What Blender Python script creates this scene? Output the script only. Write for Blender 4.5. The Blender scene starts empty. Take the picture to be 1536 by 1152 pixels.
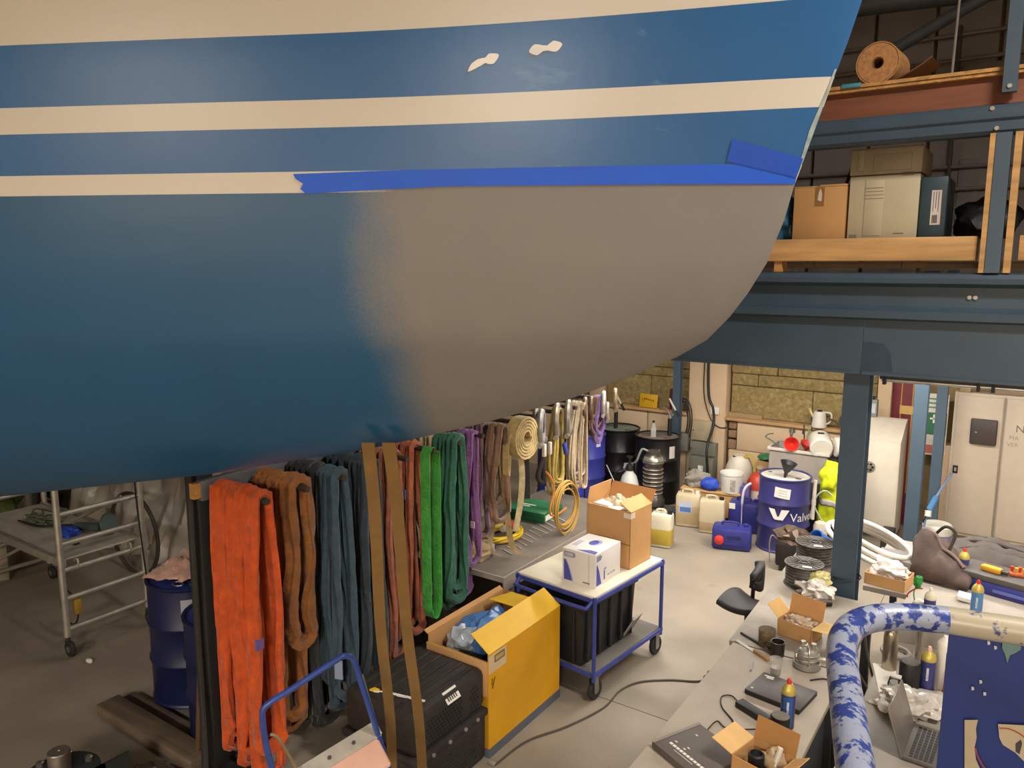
import bpy, bmesh, math, random
from mathutils import Vector, Matrix, noise
random.seed(7)
R = math.radians
PI = math.pi
scene = bpy.context.scene
col = scene.collection

# ------------------------------------------------------------------ camera
F_PX = 1154.0
PITCH, AZ, CAM_H = R(8.8), R(34.5), 3.1
cd = bpy.data.cameras.new('camera')
cam = bpy.data.objects.new('camera', cd)
col.objects.link(cam)
cam.location = (0, 0, CAM_H)
cam.rotation_euler = (PI / 2 - PITCH, 0, AZ)
cd.sensor_width = 36
cd.lens = F_PX / 1536 * 36
cd.clip_start = 0.05
scene.camera = cam
scene.view_settings.view_transform = 'Standard'
scene.view_settings.look = 'None'
scene.view_settings.gamma = 1
scene.view_settings.use_curve_mapping = False
scene.view_settings.exposure = 0.2

# ------------------------------------------------------------------ world and lamps
w = bpy.data.worlds.new('world')
scene.world = w
w.use_nodes = True
w.node_tree.nodes['Background'].inputs[0].default_value = (1.0, 0.86, 0.70, 1)
w.node_tree.nodes['Background'].inputs[1].default_value = 0.06
WARM = (1.0, 0.945, 0.865)
LAMPS = []   # (location, size_x, size_y, power): area lamps in the hall, two of them added as fill for the hull; housings are built further down
def area(name, loc, sx, sy, power, c=WARM, spread=180):
    l = bpy.data.lights.new(name, 'AREA')
    l.shape = 'RECTANGLE'; l.size = sx; l.size_y = sy; l.energy = power; l.color = c
    l.spread = R(spread)
    o = bpy.data.objects.new(name, l); col.objects.link(o); o.location = loc
    LAMPS.append((loc, sx, sy))
    return o
area('hall_lamp_light', (1.7, -4.4, 4.3), 1.6, 0.5, 560)  # added fill lamp, out of view, hung low to brighten the hull side
area('hall_lamp_light', (-2.6, -4.8, 4.3), 1.6, 0.5, 270)  # second added fill lamp for the hull, weaker and further left
area('hall_lamp_light', (1.9, 2.4, 6.2), 1.6, 0.5, 290)
area('hall_lamp_light', (-5.5, 6.6, 6.2), 1.6, 0.5, 45)
area('tube_lamp_light', (-3.4, 7.2, 2.92), 1.5, 0.12, 75)
area('tube_lamp_light', (-1.2, 7.4, 2.92), 1.5, 0.12, 85)
area('tube_lamp_light', (1.2, 7.2, 2.92), 1.5, 0.12, 60)
area('tube_lamp_light', (-2.2, 5.75, 2.92), 1.5, 0.12, 45)
area('tube_lamp_light', (0.2, 5.75, 2.92), 1.5, 0.12, 45)

# ------------------------------------------------------------------ surveying helpers (photo pixel -> point in the hall)
def _ray(x, y):
    fw = Vector((-math.sin(AZ) * math.cos(PITCH), math.cos(AZ) * math.cos(PITCH), -math.sin(PITCH)))
    rt = Vector((math.cos(AZ), math.sin(AZ), 0)); up = rt.cross(fw)
    return fw + rt * ((x - 768) / F_PX) + up * ((576 - y) / F_PX)
def pz(x, y, z=0.0):
    r = _ray(x, y); t = (z - CAM_H) / r.z
    return Vector((r.x * t, r.y * t, z))
def py(x, y, Y):
    r = _ray(x, y); t = Y / r.y
    return Vector((r.x * t, Y, CAM_H + r.z * t))
def px(x, y, X):
    r = _ray(x, y); t = X / r.x
    return Vector((X, r.y * t, CAM_H + r.z * t))

# ------------------------------------------------------------------ materials
def lin(h):
    h = h.lstrip('#'); v = [int(h[i:i + 2], 16) / 255 for i in (0, 2, 4)]
    return tuple(c / 12.92 if c <= .04045 else ((c + .055) / 1.055) ** 2.4 for c in v)
_M = {}
def M(h, rough=.55, metal=0.0, var=.10, scale=9.0, bump=0.0, bscale=60.0, trans=0.0, alpha=1.0, spot=None, spot_amt=.5, spot_scale=6.0, stretch=None, sheen=0.0, emit=0):
    key = (h, rough, metal, var, scale, bump, bscale, trans, alpha, spot, spot_amt, spot_scale, stretch, sheen, emit)
    if key in _M: return _M[key]
    m = bpy.data.materials.new('mat_%s_%d' % (h.strip('#'), len(_M))); m.use_nodes = True
    nt = m.node_tree; N = nt.nodes; L = nt.links
    b = N['Principled BSDF']
    tc = N.new('ShaderNodeTexCoord'); mp = N.new('ShaderNodeMapping')
    L.new(tc.outputs['Object'], mp.inputs[0])
    if stretch: mp.inputs['Scale'].default_value = stretch
    nz = N.new('ShaderNodeTexNoise'); nz.inputs['Scale'].default_value = scale; nz.inputs['Detail'].default_value = 5
    L.new(mp.outputs[0], nz.inputs[0])
    c = lin(h)
    rp = N.new('ShaderNodeValToRGB'); L.new(nz.outputs[0], rp.inputs[0])
    rp.color_ramp.elements[0].position = .3; rp.color_ramp.elements[1].position = .7
    rp.color_ramp.elements[0].color = tuple(max(0, x * (1 - var)) for x in c) + (1,)
    rp.color_ramp.elements[1].color = tuple(min(1, x * (1 + var)) for x in c) + (1,)
    out = rp.outputs[0]
    if spot:
        n2 = N.new('ShaderNodeTexNoise'); n2.inputs['Scale'].default_value = spot_scale; n2.inputs['Detail'].default_value = 8
        n2.inputs['Roughness'].default_value = .65
        L.new(mp.outputs[0], n2.inputs[0])
        r2 = N.new('ShaderNodeValToRGB'); L.new(n2.outputs[0], r2.inputs[0])
        r2.color_ramp.elements[0].position = 1 - spot_amt - .02; r2.color_ramp.elements[1].position = 1 - spot_amt + .02
        mx = N.new('ShaderNodeMix'); mx.data_type = 'RGBA'
        L.new(r2.outputs[0], mx.inputs[0]); L.new(out, mx.inputs[6]); mx.inputs[7].default_value = lin(spot) + (1,)
        out = mx.outputs[2]
    L.new(out, b.inputs['Base Color'])
    b.inputs['Roughness'].default_value = rough; b.inputs['Metallic'].default_value = metal
    b.inputs['Transmission Weight'].default_value = trans; b.inputs['Alpha'].default_value = alpha
    if sheen: b.inputs['Sheen Weight'].default_value = sheen
    if emit:
        b.inputs['Emission Color'].default_value = c + (1,); b.inputs['Emission Strength'].default_value = emit
    if bump:
        n3 = N.new('ShaderNodeTexNoise'); n3.inputs['Scale'].default_value = bscale; n3.inputs['Detail'].default_value = 4
        L.new(mp.outputs[0], n3.inputs[0])
        bp = N.new('ShaderNodeBump'); bp.inputs['Strength'].default_value = bump; bp.inputs['Distance'].default_value = .01
        L.new(n3.outputs[0], bp.inputs['Height']); L.new(bp.outputs[0], b.inputs['Normal'])
    _M[key] = m
    return m

def fabric(h, **k): return M(h, rough=.9, var=.22, scale=14, bump=.9, bscale=38, sheen=.2, **k)
CARD = M('#C0915C', .85, var=.07, scale=5)
CARD_IN = M('#A5713F', .9, var=.06, scale=5)
STEEL = M('#9A9690', .38, .85, var=.12, scale=20)
ALU = M('#BDB6AA', .42, .75, var=.15, scale=12)
DKSTEEL = M('#4A4640', .5, .6, var=.2)
BLACKP = M('#1B1A1B', .5, var=.2, scale=20)
RUBBER = M('#222020', .75, var=.2)
GREYP = M('#77746C', .55)
WHITEP = M('#DCD6CA', .45, var=.04)
PAPER = M('#E4DED2', .8, var=.03)
INK = M('#3A3836', .8, var=.05)
BLUEF = M('#34408A', .45, var=.15, scale=12)
NAVY = M('#37356C', .35, var=.12, scale=6)
WOOD = M('#B98749', .7, var=.22, scale=3, stretch=(1, 9, 9), bump=.15, bscale=30)
REDP = M('#C22F23', .45)
YELP = M('#D9B521', .5)
CLEAR = M('#CFCBC2', .35, alpha=.45, var=.04)

# ------------------------------------------------------------------ mesh builder
class G:
    def __init__(s): s.bm = bmesh.new()
    def _add(s, verts, faces):
        vs = [s.bm.verts.new(v) for v in verts]
        for f in faces:
            try: s.bm.faces.new([vs[i] for i in f])
            except ValueError: pass
        return vs
    def bx(s, x0, x1, y0, y1, z0, z1, bev=0, taper=0):
        t = taper
        v = [(x0 + t, y0 + t, z0), (x1 - t, y0 + t, z0), (x1 - t, y1 - t, z0), (x0 + t, y1 - t, z0), (x0, y0, z1), (x1, y0, z1), (x1, y1, z1), (x0, y1, z1)]
        vs = s._add(v, [(3, 2, 1, 0), (4, 5, 6, 7), (0, 1, 5, 4), (1, 2, 6, 5), (2, 3, 7, 6), (3, 0, 4, 7)])
        if bev:
            es = {e for q in vs for e in q.link_edges}
            bmesh.ops.bevel(s.bm, geom=list(es), offset=bev, segments=2, affect='EDGES', profile=.5)
        return s
    def c(s, cx, cy, cz, sx, sy, sz, bev=0, rz=0, rx=0, ry=0):
        n0 = len(s.bm.verts); s.bm.verts.index_update()
        before = set(s.bm.verts)
        s.bx(-sx / 2, sx / 2, -sy / 2, sy / 2, -sz / 2, sz / 2, bev)
        m = Matrix.Translation((cx, cy, cz)) @ Matrix.Rotation(rz, 4, 'Z') @ Matrix.Rotation(ry, 4, 'Y') @ Matrix.Rotation(rx, 4, 'X')
        for v in s.bm.verts:
            if v not in before: v.co = m @ v.co
        return s
    def loft(s, rings, closed=False, caps=True):
        n = len(rings[0]); rows = [[s.bm.verts.new(p) for p in r] for r in rings]
        k = len(rows)
        for i in range(k if closed else k - 1):
            a, b = rows[i], rows[(i + 1) % k]
            for j in range(n):
                try: s.bm.faces.new((a[j], a[(j + 1) % n], b[(j + 1) % n], b[j]))
                except ValueError: pass
        if caps and not closed and n > 2:
            for r in (list(reversed(rows[0])), rows[-1]):
                try: s.bm.faces.new(r)
                except ValueError: pass
        return s
    def lathe(s, prof, n=20, at=(0, 0, 0), mat=None, caps=True, sx=1, sy=1):
        rings = []
        for r, z in prof:
            ring = []
            for i in range(n):
                a = 2 * PI * i / n
                p = Vector((max(r, .0004) * math.cos(a) * sx, max(r, .0004) * math.sin(a) * sy, z))
                if mat: p = mat @ p
                ring.append(p + Vector(at))
            rings.append(ring)
        return s.loft(rings, caps=caps)
    def tube(s, pts, r, n=8, closed=False, sx=None):
        pts = [Vector(p) for p in pts]; k = len(pts); rings = []
        rs = r if isinstance(r, (list, tuple)) else [r] * k
        prev = None
        for i in range(k):
            a = pts[i - 1] if (i > 0 or closed) else pts[i]
            b = pts[(i + 1) % k] if (i < k - 1 or closed) else pts[i]
            t = (b - a)
            t = t.normalized() if t.length > 1e-9 else Vector((0, 0, 1))
            if prev is None:
                u = t.cross(Vector((0, 0, 1)))
                if u.length < .05: u = t.cross(Vector((1, 0, 0)))
            else: u = prev - t * prev.dot(t)
            u.normalize(); prev = u; v = t.cross(u)
            rings.append([pts[i] + (u * math.cos(2 * PI * j / n) + v * math.sin(2 * PI * j / n)) * rs[i] for j in range(n)])
        return s.loft(rings, closed=closed)
    def cyl(s, a, b, r, n=14, r2=None): return s.tube([a, b], [r, r if r2 is None else r2], n)
    def ribbon(s, pts, wv, t):
        """flat band; wv = half-width vector(s)"""
        pts = [Vector(p) for p in pts]; k = len(pts); rings = []
        for i in range(k):
            a, b = pts[max(i - 1, 0)], pts[min(i + 1, k - 1)]
            W = Vector(wv[i]) if isinstance(wv, list) else Vector(wv)
            nn = (b - a).normalized().cross(W.normalized())
            nn = nn.normalized() * t / 2
            rings.append([pts[i] - W - nn, pts[i] + W - nn, pts[i] + W + nn, pts[i] - W + nn])
        return s.loft(rings)
    def prism(s, poly, d):
        d = Vector(d); n = len(poly); a = [Vector(p) for p in poly]
        return s._add(a + [p + d for p in a], [tuple(range(n))[::-1], tuple(range(n, 2 * n))] + [(i, (i + 1) % n, n + (i + 1) % n, n + i) for i in range(n)]) and s
    def blob(s, c, rad, seed=0, amp=.25, freq=2.2, sub=3, flat=None):
        before = set(s.bm.verts)
        bmesh.ops.create_icosphere(s.bm, subdivisions=sub, radius=1)
        for v in s.bm.verts:
            if v in before: continue
            q = v.co.copy(); k = 1 + amp * noise.noise(q * freq + Vector((seed * 7.3, seed * 1.7, 3)))
            k += amp * .5 * abs(noise.noise(q * freq * 2.7 + Vector((seed, 9, seed * 3))))
            p = Vector((q.x * rad[0] * k, q.y * rad[1] * k, q.z * rad[2] * k)) + Vector(c)
            if flat is not None and p.z < flat: p.z = flat
            v.co = p
        return s
    def sheet(s, fn, nu, nv, th=.004):
        P = [[Vector(fn(i / (nu - 1), j / (nv - 1))) for j in range(nv)] for i in range(nu)]
        top = [[s.bm.verts.new(p) for p in r] for r in P]
        for i in range(nu - 1):
            for j in range(nv - 1): s.bm.faces.new((top[i][j], top[i + 1][j], top[i + 1][j + 1], top[i][j + 1]))
        s.th = th
        return s
    def ring(s, c, ra, r, n=10, m=28, axis='Z', sx=1, sy=1):
        pts = []
        for i in range(m):
            a = 2 * PI * i / m; u, v = ra * math.cos(a) * sx, ra * math.sin(a) * sy
            pts.append(Vector(c) + Vector({'Z': (u, v, 0), 'X': (0, u, v), 'Y': (u, 0, v)}[axis]))
        return s.tube(pts, r, n, closed=True)
    def xf(s, m):
        for v in s.bm.verts: v.co = m @ v.co
        return s
    def build(s, name, mat, parent=None, loc=None, rz=0, sharp=38, solid=0):
        bmesh.ops.recalc_face_normals(s.bm, faces=s.bm.faces)
        for f in s.bm.faces: f.smooth = True
        for e in s.bm.edges:
            if len(e.link_faces) == 2:
                try: e.smooth = e.calc_face_angle() < R(sharp)
                except ValueError: pass
        me = bpy.data.meshes.new(name); s.bm.to_mesh(me); s.bm.free(); me.materials.append(mat)
        o = bpy.data.objects.new(name, me); col.objects.link(o)
        if parent: o.parent = parent
        if loc is not None: o.location = loc
        o.rotation_euler.z = rz
        if solid or getattr(s, 'th', 0):
            md = o.modifiers.new('thickness', 'SOLIDIFY'); md.thickness = solid or s.th; md.offset = 0
        return o

def tag(o, label, cat, group=None):
    o['label'] = label; o['category'] = cat
    if group: o['group'] = group
    return o
def thing(name, label, cat, loc=(0, 0, 0), rz=0, group=None):
    o = bpy.data.objects.new(name, None); col.objects.link(o); o.location = loc; o.rotation_euler = (0, 0, rz)
    o.empty_display_size = .1
    return tag(o, label, cat, group)
def struct(o): o['kind'] = 'structure'; return o
def copy_tree(o, parent=None):
    c = o.copy(); col.objects.link(c)
    if parent: c.parent = parent
    for ch in list(o.children): copy_tree(ch, c)
    return c
def text(body, size, name, mat, parent, mtx, ext=.0006, bend=None):
    cu = bpy.data.curves.new(name, 'FONT'); cu.body = body; cu.size = size; cu.extrude = ext; cu.resolution_u = 3
    t = bpy.data.objects.new(name, cu); col.objects.link(t)
    me = bpy.data.meshes.new_from_object(t); bpy.data.objects.remove(t)
    for v in me.vertices:
        v.co = (bend(v.co) if bend else mtx @ v.co)
    me.materials.clear(); me.materials.append(mat)
    o = bpy.data.objects.new(name, me); col.objects.link(o); o.parent = parent
    return o
def arc(c, r, a0, a1, n, axis='Z'):
    out = []
    for i in range(n):
        a = a0 + (a1 - a0) * i / (n - 1); u, v = r * math.cos(a), r * math.sin(a)
        out.append(Vector(c) + Vector({'Z': (u, v, 0), 'X': (0, u, v), 'Y': (u, 0, v)}[axis]))
    return out
def smooth(pts, n=6, closed=False):
    P = [Vector(p) for p in pts]; k = len(P); out = []
    for i in range(k if closed else k - 1):
        p0 = P[(i - 1) % k] if (closed or i > 0) else P[i]; p1 = P[i]; p2 = P[(i + 1) % k]
        p3 = P[(i + 2) % k] if (closed or i + 2 < k) else P[(i + 1) % k]
        for j in range(n):
            t = j / n
            out.append(.5 * ((2 * p1) + (p2 - p0) * t + (2 * p0 - 5 * p1 + 4 * p2 - p3) * t * t + (3 * p1 - p0 - 3 * p2 + p3) * t ** 3))
    if not closed: out.append(P[-1])
    return out

# ================================================================== SETTING
CONC = M('#8C8172', .62, var=.16, scale=1.6, bump=.12, bscale=25, spot='#7F7464', spot_amt=.33, spot_scale=2.2)
fl = struct(G().bx(-13, 5, -6, 10.2, -.12, -.02).build('floor', M('#4C4338', .9)))
for (x0, x1, y0, y1) in ((-13, -7.302, -6, 4.622), (-7.298, -1.002, -6, 4.622), (-.998, 5, -6, 4.622), (-13, -7.302, 4.63, 10.2), (-7.298, -1.002, 4.63, 10.2), (-.998, 5, 4.63, 10.2)):
    G().bx(x0, x1, y0, y1, -.02, 0).build('floor_slab', CONC, fl)
BEIGE = M('#C9AF8E', .8, var=.07, scale=3, bump=.08, bscale=20)
DARKSH = M('#857E7B', .7, var=.15, scale=1.5)
WY = 10.05
wb = struct(G().bx(-13, 5, WY + .1, WY + .3, 0, 7).build('wall_back', M('#8F7A52', .9)))
# lower plinth of beige boards with a sill, pilasters, wool boards between them
SEG = [(-9.2, -5.9), (-5.8, -4.02), (-3.95, -3.36), (-3.34, -2.0), (-1.98, -1.56)]
for a, b in ((-13, -9.3), (-9.28, -5.8), (-5.78, -4.5), (-4.48, -3.9)):
    G().bx(a, b, WY - .12, WY + .1, 0, 1.06, .006).build('plinth_board', BEIGE, wb)
for a, b, z0, z1 in ((-3.30, -2.66, .02, .66), (-3.20, -2.1, .67, 1.05), (-2.65, -1.55, .02, .66), (-2.08, -1.55, .67, 1.05), (-.9, 5, 0, 1.05)):
    G().bx(a, b, WY - .12, WY + .1, z0, z1, .006).build('plinth_board', BEIGE, wb)
for k, (z0, z1) in enumerate(((.5, .66), (.67, .8), (.82, .93), (.94, 1.05))):
    G().bx(-3.32, -3.215, WY - .10, WY + .1, z0, z1 - .012, .006).build('brick', M('#8B6F55', .9, var=.25, scale=20, bump=.4), wb)
for a, b in ((-13, -3.9), (-3.36, -2.25), (-2.24, -1.55)):
    G().bx(a, b, WY - .17, WY + .1, 1.06, 1.10, .005).build('sill', M('#B58F63', .7, var=.15, scale=6), wb)
G().bx(-3.36, -2.9, WY - .05, WY + .05, 1.10, 1.15).build('slat', M('#9C8460', .8), wb)
for a, b in ((-3.88, -3.36), (-5.42, -5.22), (-1.53, -1.38), (-.1, .3), (-9.3, -8.9)):
    G().bx(a, b, WY - .14, WY + .1, 0, 2.95, .008).build('pilaster', BEIGE, wb)
WOOL = M('#8F7C50', .95, var=.25, scale=18, bump=.7, bscale=35, spot='#A59062', spot_amt=.42, spot_scale=14)
def wool(x0, x1, rows, off):
    z = 1.10
    for i, h in enumerate(rows):
        x = x0 - off[i % len(off)]
        while x < x1:
            a, b = max(x, x0), min(x + 1.2, x1)
            if b - a > .05: G().bx(a + .004, b - .004, WY - random.uniform(.0, .03), WY + .1, z + .004, z + h - .004, .012).build('insulation_board', WOOL, wb)
            x += 1.2
        z += h
wool(-5.2, -3.9, (.45, .13, .6, .6), (.5, .1, .9))
wool(-3.34, -1.55, (.42, .16, .12, .6, .6), (.15, .85, .6))
wool(-8.9, -5.44, (.6, .6, .6), (.3, .8))
for x in [i * .62 - 13 for i in range(29)]:   # dark sheeting above the mezzanine deck
    G().bx(x + .01, x + .60, WY, WY + .1, 3.0, 7, .02).build('wall_sheet', DARKSH, wb)
for i, (x0, x1, z0, z1) in enumerate(((-.95, -.45, 4.8, 5.25), (-.9, -.35, 3.55, 4.25), (-2.6, -2.0, 4.9, 5.3))):
    G().bx(x0, x1, WY - .02, WY + .05, z0, z1, .01).build('wall_patch', M('#7E7872', .6), wb)
struct(G().bx(-13.2, -13, -6, 10.2, 0, 7).build('wall_left', M('#8A7B66', .9)))
struct(G().bx(5, 5.2, -6, 10.2, 0, 7).build('wall_right', M('#B9A688', .9)))
struct(G().bx(-13, 5, -6.2, -6, 0, 7).build('wall_front', M('#B9A688', .9)))
struct(G().bx(-13.2, 5.2, -6.2, 10.35, 7, 7.2).build('ceiling', M('#A59A88', .9)))
# maroon door leaf with yellow straps
d1 = struct(G().bx(-1.38, -1.02, WY - .06, WY + .05, .02, 2.4, .01).build('door_1', M('#6E2430', .5, var=.1)))
for x in (-1.28, -1.16):
    G().bx(x - .006, x + .006, WY - .066, WY - .06, .4, 2.2).build('yellow_strap', M('#C08A33', .6), d1)
G().bx(-1.29, -1.15, WY - .075, WY - .06, 1.36, 1.46).build('door_plate', M('#C9A55A', .6), d1)

# lamp housings
HOUSE = M('#C9C6BE', .5)
LW = ['hall lamp high behind the camera on the right', 'hall lamp high behind the camera on the left', 'hall lamp high above the workbenches', 'hall lamp high beyond the sling rack',
      'tube lamp under the deck above the oil drums', 'tube lamp under the deck above the blue drum', 'tube lamp under the deck right of the locker', 'tube lamp just behind the mezzanine beam, left one', 'tube lamp just behind the mezzanine beam, right one']
for i, (loc, sx, sy) in enumerate(LAMPS):
    hi = loc[2] > 4
    t = thing('hall_lamp' if hi else 'tube_lamp', 'white ' + LW[i], 'lamp', (loc[0], loc[1], loc[2]), 0, 'hall lamps' if hi else 'tube lamps')
    G().bx(-sx / 2 - .03, sx / 2 + .03, -sy / 2 - .03, sy / 2 + .03, .02, .08, .01).build('housing', HOUSE, t)
    for x in (-sx / 2, sx / 2): G().cyl((x, 0, .08), (x, 0, (7 if hi else 3.08) - loc[2]), .006, 6).build('hanger', STEEL, t)

# ================================================================== MEZZANINE STEEL
BEAM = M('#3B4C5B', .42, var=.10, scale=3, spot='#8E979C', spot_amt=.18, spot_scale=22)
BEAML = M('#445563', .42, var=.10, scale=3, spot='#9aa4aa', spot_amt=.18, spot_scale=20)
BY = 5.3
t = thing('mezzanine_beam', 'dark blue-grey steel beam carrying the mezzanine edge', 'beam', (0, BY, 2.42))
G().bx(-6, -.925, -.01, .02, 0, .34).bx(-6, -.925, -.02, .16, -.012, .006).build('web_plate', BEAM, t)
G().bx(-.92, 4.5, -.008, .02, 0, .34).bx(-.92, 4.5, -.02, .16, -.012, .006).build('web_plate', BEAM, t)
ch = [(-.09, .60), (-.075, .625), (-.04, .632), (.06, .632), (.06, .34), (-.04, .34), (-.062, .352), (-.066, .40), (-.03, .415), (-.012, .43), (-.012, .545), (-.03, .56), (-.085, .57)]
G().prism([(-6, y, z) for y, z in ch], (10.5, 0, 0)).build('edge_channel', BEAM, t)
for x in (-1.95, -.36, -.33, .3, 1.2): G().cyl((x, -.012, .49), (x, -.024, .49), .012, 8).build('bolt', ALU, t)
G().prism([(-.93, -.0105, .015), (-.74, -.0105, .02), (-.76, -.0105, .13), (-.80, -.0105, .19), (-.92, -.0105, .20)], (0, -.001, 0)).build('paint_patch', M('#2C3D50', .5), t)
def column(name, label, x, y, wx, wy, z1, mat, cat='column'):
    t = thing(name, label, cat, (x, y, 0))
    G().bx(-wx / 2, wx / 2, -wy / 2, -wy / 2 + .012, .012, z1).bx(-wx / 2, wx / 2, wy / 2 - .012, wy / 2, .012, z1).bx(-.006, .006, -wy / 2 + .012, wy / 2 - .012, .012, z1).build('shaft', mat, t)
    G().bx(-wx / 2 - .06, wx / 2 + .06, -wy / 2 - .06, wy / 2 + .06, 0, .012).build('base_plate', mat, t)
    return t
c1 = column('steel_column', 'dark steel column holding up the mezzanine beam between the workbenches', -.955, 5.42, .155, .16, 2.408, BEAM)
G().ring((0, 0, 1.0), .123, .005, 6, 20, sx=.8, sy=.8).build('tied_cord', BLACKP, c1)
column('steel_column', 'lighter blue steel column behind the coiled white hose', -.845, 7.9, .115, .13, 3.05, BEAML)
column('steel_column', 'narrow blue steel column beside the tall grey locker', -.795, 9.25, .10, .11, 3.05, BEAML)
column('steel_post', 'slim blue steel post behind the black oil drums', -3.965, 9.72, .10, .10, 3.05, BEAML, 'post')
t = thing('mezzanine_deck', 'timber deck of the mezzanine above the storage bay', 'deck', (0, 0, 3.06))
for k in range(20):
    G().bx(-6 + k * .525, -6 + k * .525 + .52, 5.42, 10.0, .02, .06).build('deck_plank', M('#7B6244', .8, var=.2), t)
t = thing('deck_edge_timber', 'knotty pale timber laid along the mezzanine edge', 'timber', (0, 0, 0))
SP = M('#BB8F58', .65, var=.25, scale=2.2, stretch=(1, 10, 10), bump=.1, bscale=20, spot='#8A5727', spot_amt=.27, spot_scale=5)
G().bx(-6, -.345, 5.25, 5.42, 3.125, 3.265, .004).build('timber', SP, t)
G().bx(-.14, 4.5, 5.25, 5.42, 3.125, 3.265, .004).build('timber', SP, t)
for x in (-5, -3.2, -2.2, -1.5, 1.5, 3.5): G().bx(x, x + .05, 5.27, 5.40, 3.055, 3.125).build('packer', WOOD, t)
# upper shelf beam, uprights and boards
t = thing('shelf_beam', 'blue-grey steel beam under the upper storage shelf', 'beam', (0, BY, 3.83))
ch = [(-.05, .125), (-.03, .16), (0, .17), (.06, .17), (.06, 0), (-.02, 0), (-.04, .02), (-.035, .07), (-.05, .085)]
G().prism([(-6, y, z) for y, z in ch], (10.5, 0, 0)).build('channel', BEAM, t)
for x, z in ((-.30, .03), (-.33, .14), (1.2, .1)): G().cyl((x, -.03, z), (x, -.056, z), .012, 8).build('bolt', ALU, t)
t = thing('shelf_upright', 'steel upright with wooden strips rising from the mezzanine beam', 'upright', (-.255, 5.24, 3.055))
G().bx(-.04, .035, -.03, .05, 0, .775).build('lower_post', BEAML, t)
G().bx(-.07, -.042, -.025, .05, 0, .775).build('wood_strip', SP, t)
G().bx(.050, .085, -.02, .05, 0, .775).build('wood_strip', SP, t)
G().bx(-.035, .035, -.03, .03, .99, 3.2).build('upper_post', BEAML, t)
G().cyl((.0, -.03, 1.02), (.0, -.038, 1.02), .012, 8).build('bolt', ALU, t)
t = thing('upper_shelf', 'chipboard shelf on a brown fascia above the copier', 'shelf', (0, 0, 4.0))
OSB = M('#B9894F', .8, var=.3, scale=30, spot='#7E5528', spot_amt=.38, spot_scale=60)
G().bx(-6, 4.5, 5.30, 5.34, 0, .15).build('fascia', M('#77462F', .6, var=.25, scale=2, stretch=(1, 8, 8)), t)
G().bx(-6, 4.5, 5.26, 6.3, .15, .168).build('board', OSB, t)
G().bx(-6, 4.5, 5.25, 6.3, .170, .19).build('board', OSB, t)
for x in (-5.5, -3, 2, 4): G().bx(x, x + .05, 6.2, 6.26, -.874, .15).build('rear_leg', BEAML, t)
t = thing('wall_conduits', 'three thin steel conduits running along the dark upper wall', 'conduit', (0, WY - .06, 0))
for z in (5.56, 5.30, 4.17, 3.93): G().cyl((-6, 0, z), (4.5, 0, z), .022, 8).build('conduit', M('#8B8782', .5, .5), t)
for x in (-3, -1, 1, 3): G().bx(x, x + .03, -.03, .06, 3.85, 5.65).build('bracket', DKSTEEL, t)
tag(G().cyl((-2.6, 8.2, 5.55), (1.5, 8.2, 5.35), .09, 14).build('ventilation_duct', M('#5C6066', .5, .3)), 'grey round ventilation duct under the roof at top right', 'duct')
tag(G().tube(smooth([(-1.35, 8, 5.0), (-.9, 8, 5.22), (-.4, 8, 5.45), (1.0, 8, 6.1)]), .055, 12).build('flexible_duct', M('#4A4E54', .6)), 'slanting dark flexible duct crossing the upper wall', 'duct')
G_ = G().tube([(-.72, 6.9, 4.24), (-.70, 6.9, 5.4), (-.69, 6.9, 6.99)], .009, 6).build('hanging_cord', M('#A9A39B', .6))
tag(G_, 'thin pale cord hanging beside the cork roll', 'cord')
# conduit clamped below the mezzanine beam
t = thing('clamped_pipe', 'dark pipe clamped beneath the mezzanine beam above the locker', 'pipe', (0, 5.62, 2.36))
G().cyl((-.86, 0, 0), (4.5, 0, 0), .018, 10).build('pipe', DKSTEEL, t)
for x in (-.84, -.30, -.22, .6): G().bx(x, x + .02, -.025, .025, -.05, .06).build('clamp', BLACKP, t)
G().cyl((-.86, .06, -.03), (4.5, .06, -.03), .012, 8).build('pipe', ALU, t)

# ================================================================== BOAT
P0 = Vector((-.643, 2.427, 3.337)); AFT = Vector((-.96815, -.25038, 0)); PORT = Vector((.25038, -.96815, 0))
PROF = [(-.23, .80), (-.183, .603), (-.153, .502), (-.123, .394), (-.09, .292), (-.057, .182), (-.024, .074), (0, 0), (.024, -.103), (.068, -.232), (.119, -.324), (.17, -.398), (.238, -.474), (.331, -.533), (.493, -.609), (.699, -.696), (1.022, -.803), (1.462, -.928), (2.266, -1.109), (3.514, -1.336), (5.2, -1.5), (7.6, -1.52)]
def s0(z):
    for (a, za), (b, zb) in zip(PROF, PROF[1:]):
        if zb <= z <= za: return a + (b - a) * (za - z) / (za - zb)
    return PROF[0][0] if z > PROF[0][1] else PROF[-1][0]
LEN = 7.5
def hb(s, z):
    d = max(s - s0(z), 0); b = .30 * d ** .85
    return b if b < .9 else .9 + .45 * math.tanh((b - .9) / .45)
ZL = [.80]
for (a, za), (b, zb) in zip(PROF, PROF[1:-1]):
    n = max(1, int(abs(za - zb) / .05) + 1)
    ZL += [za + (zb - za) * (i + 1) / n for i in range(n)]
U = [0] + [(i / 46) ** 1.9 for i in range(1, 47)]
def hullpt(z, u, side):
    a = s0(z); s = a + (LEN - a) * u
    return Vector((s, side * hb(s, z), z))
boat = thing('sailing_boat', 'blue boat bow with cream stripes and a sanded grey primer area', 'boat', P0)
boat.rotation_euler.z = math.atan2(AFT.y, AFT.x)
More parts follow.
